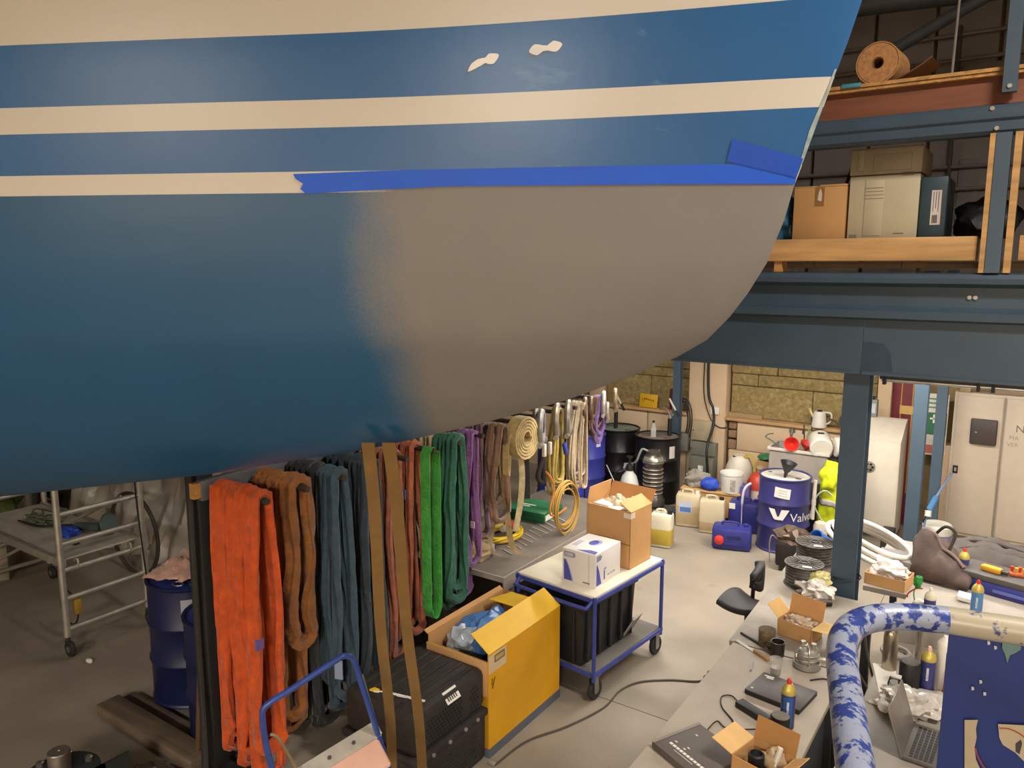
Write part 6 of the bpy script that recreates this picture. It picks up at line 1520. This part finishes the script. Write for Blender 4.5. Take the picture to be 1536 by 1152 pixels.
c = B(1443, 872); foam_can('foam_can', 'violet aerosol can with a red nozzle in front of the backpack', (c.x, c.y - .0, TZ), PCAN, PCAN, h=.22, r=.034)
c = B(1463, 925); foam_can('foam_can', 'light blue aerosol can with a red nozzle above the guard rail', (c.x, c.y, TZ), M('#4F79A8', .4, var=.2, scale=20), M('#4F86B8', .4), h=.22, r=.034)
c = B(1393, 925); t = foam_can('foam_can', 'white and yellow topped can just above the guard rail', (c.x, c.y, TZ), PCAN, PCAN, h=.17, r=.034, cap=WHITEP, shoulder=M('#D9D0B4', .5))
tag(G().c(0, 0, .02, .14, .10, .03, .003, ry=.1).build('white_card', PAPER, loc=(-.23, 5.68, TZ)), 'white card standing before the tool box', 'card')
t = thing('wire_bundle', 'green and red wires sticking up beside the blue column', 'wires', (B(1374, 912).x, B(1374, 912).y, TZ))
G().blob((0, 0, .18), (.025, .02, .04), 3, .4, 2, 3).build('green_plug', M('#2E8A3C', .5), t)
G().tube(smooth([(0, 0, 0), (-.02, 0, .10), (0, 0, .17)]), .004, 6).build('wire', M('#2E7A3C', .5), t)
G().tube(smooth([(.03, 0, .14), (-.01, 0, .13), (-.05, 0, .09), (-.055, 0, .06)]), .005, 6).build('red_wire', M('#B23A2E', .5), t)
G().blob((.02, 0, .03), (.04, .03, .035), 9, .3, 2, 3, 0).build('white_block', WHITEP, t)

# ================================================================== UPPER SHELVES
t = thing('cork_roll', 'thick roll of cork sheet with its loose end on the upper shelf', 'roll', (-.955, 5.38, 4.191 + .126), R(-4))
CK = M('#B58152', .85, var=.25, scale=40); CKI = M('#8A5A34', .9, var=.2, scale=30)
ra = Matrix.Rotation(PI / 2, 3, 'X')
G().lathe([(.036, -.22), (.115, -.22), (.115, .05), (.036, .05), (.036, -.22)], 36, mat=ra, caps=False).build('core_roll', CK, t)
G().lathe([(.118, -.22), (.125, -.22), (.125, .05), (.118, .05), (.118, -.22)], 36, mat=ra, caps=False).build('outer_layer', CK, t)
G().lathe([(.036, -.21), (.030, -.21), (.030, .045), (.036, .045)], 20, mat=ra, caps=False).build('hole_lining', CKI, t)
P = [(0, 0, -.1225), (.08, 0, -.115), (.16, 0, -.090), (.24, 0, -.050), (.30, 0, -.010)]
G().ribbon(smooth([(x, .075, z) for x, y, z in P], 5), (0, .132, 0), .007).build('loose_end', M('#6E4A38', .9, var=.15), t)
tag(G().bx(0, .11, -.004, .02, -.012, .012, .002).build('tape_strip', M('#3F8A9E', .5), loc=(-1.14, 5.245, 4.185)), 'turquoise tape strip on the shelf edge under the cork roll', 'tape')
t = thing('cardboard_box', 'taped cardboard box on the mezzanine edge beside the copier', 'box', (-1.285, 5.65, 3.266), 0)
G().bx(-.165, .165, -.17, .2, 0, .345, .004).build('carton', CARD, t)
G().bx(-.165, -.02, -.172, .1, .345, .352, .001).bx(.0, .165, -.172, .1, .345, .358, .001).build('top_flap', CARD, t)
G().bx(-.03, .03, -.1715, -.1700, .22, .352).build('packing_tape', M('#94693C', .3), t)
G().prism([(-.012, -.172, .26), (.014, -.172, .25), (.016, -.172, .30), (.004, -.172, .335), (-.006, -.172, .31)], (0, -.001, 0)).build('tape_glint', M('#CFC6C0', .3), t)
t = thing('copier', 'beige office copier standing on the mezzanine edge', 'copier', (-.90, 5.68, 3.266), 0)
CP = M('#B9AD90', .5, var=.04); CP2 = M('#A69A82', .5, var=.04)
G().bx(-.205, .205, -.18, .30, 0, .40, .006).build('body', CP, t)
G().bx(-.21, .21, -.185, .30, .405, .57, .008).build('top_unit', CP2, t)
G().bx(-.205, .205, -.178, .28, .40, .405).build('gap', INK, t)
G().bx(-.11, -.0, -.184, -.18, .02, .37, .002).build('front_panel', CP, t)
G().bx(-.07, .15, -.1875, -.185, .425, .53, .003).build('cover_panel', CP2, t)
G().bx(-.165, -.125, -.19, -.185, .43, .56, .004).build('latch', CP2, t)
for k in range(4): G().bx(-.11, .0, -.1865, -.184, .255 + .022 * k, .2575 + .022 * k).build('slot', M('#857A64', .6), t)
G().bx(-.19, -.145, -.182, -.18, .0, .03).bx(.07, .13, -.182, -.18, .03, .036).build('recess', M('#7C725E', .7), t)
G().bx(.10, .17, -.19, -.185, .395, .408).build('handle_slot', M('#5E5546', .7), t)
t = thing('equipment_case', 'dark blue-grey case with a white barcode label beside the copier', 'case', (-.615, 5.66, 3.266), 0)
G().bx(-.075, .075, -.16, .28, 0, .375, .012).build('body', M('#33454E', .5), t)
G().bx(-.01, .045, -.163, -.1605, .08, .29).build('label', M('#D6CBC4', .7), t)
for k in range(6): G().bx(.0 + .005 * k, .003 + .005 * k, -.1645, -.163, .09, .14).build('printed_mark', INK, t)
for k in range(3): G().bx(.0 + .014 * k, .004 + .014 * k, -.1645, -.163, .16 + .02 * (k % 2), .28).build('printed_mark', M('#7A706C', .7), t)
t = thing('black_bag', 'black bag slumped on the mezzanine deck beyond the case', 'bag', (-.345, 5.83, 3.266))
G().blob((0, .0, .10), (.18, .16, .15), 14, .3, 1.6, 4, 0).build('bag', M('#1C1A1B', .5, var=.2, bump=.4, bscale=18), t)
tag(G().blob((0, 0, .12), (.20, .16, .16), 24, .3, 1.6, 4, 0).build('black_bag', M('#1C1A1B', .5, var=.2), loc=(.10, 5.82, 3.266)), 'black bag right of the steel upright', 'bag')
tag(G().blob((0, 0, .13), (.11, .12, .17), 19, .45, 2, 4, 0).build('plastic_bag', M('#2A5670', .35, var=.25, scale=10), loc=(-1.56, 5.62, 3.266)), 'dark blue plastic bag peeking past the bow', 'bag')
tag(G().cyl((-1.36, 6.1, 3.3), (-1.16, 5.9, 3.83), .012, 8).build('wooden_rod', M('#5A3A2C', .7)), 'brown rod leaning behind the taped cardboard box', 'rod')
tag(G().bx(-.015, .015, -.01, .01, 0, .36).build('metal_strip', M('#8E8A86', .5, .5), loc=(-1.33, 6.15, 3.266)), 'pale metal strip standing behind the taped box', 'strip')
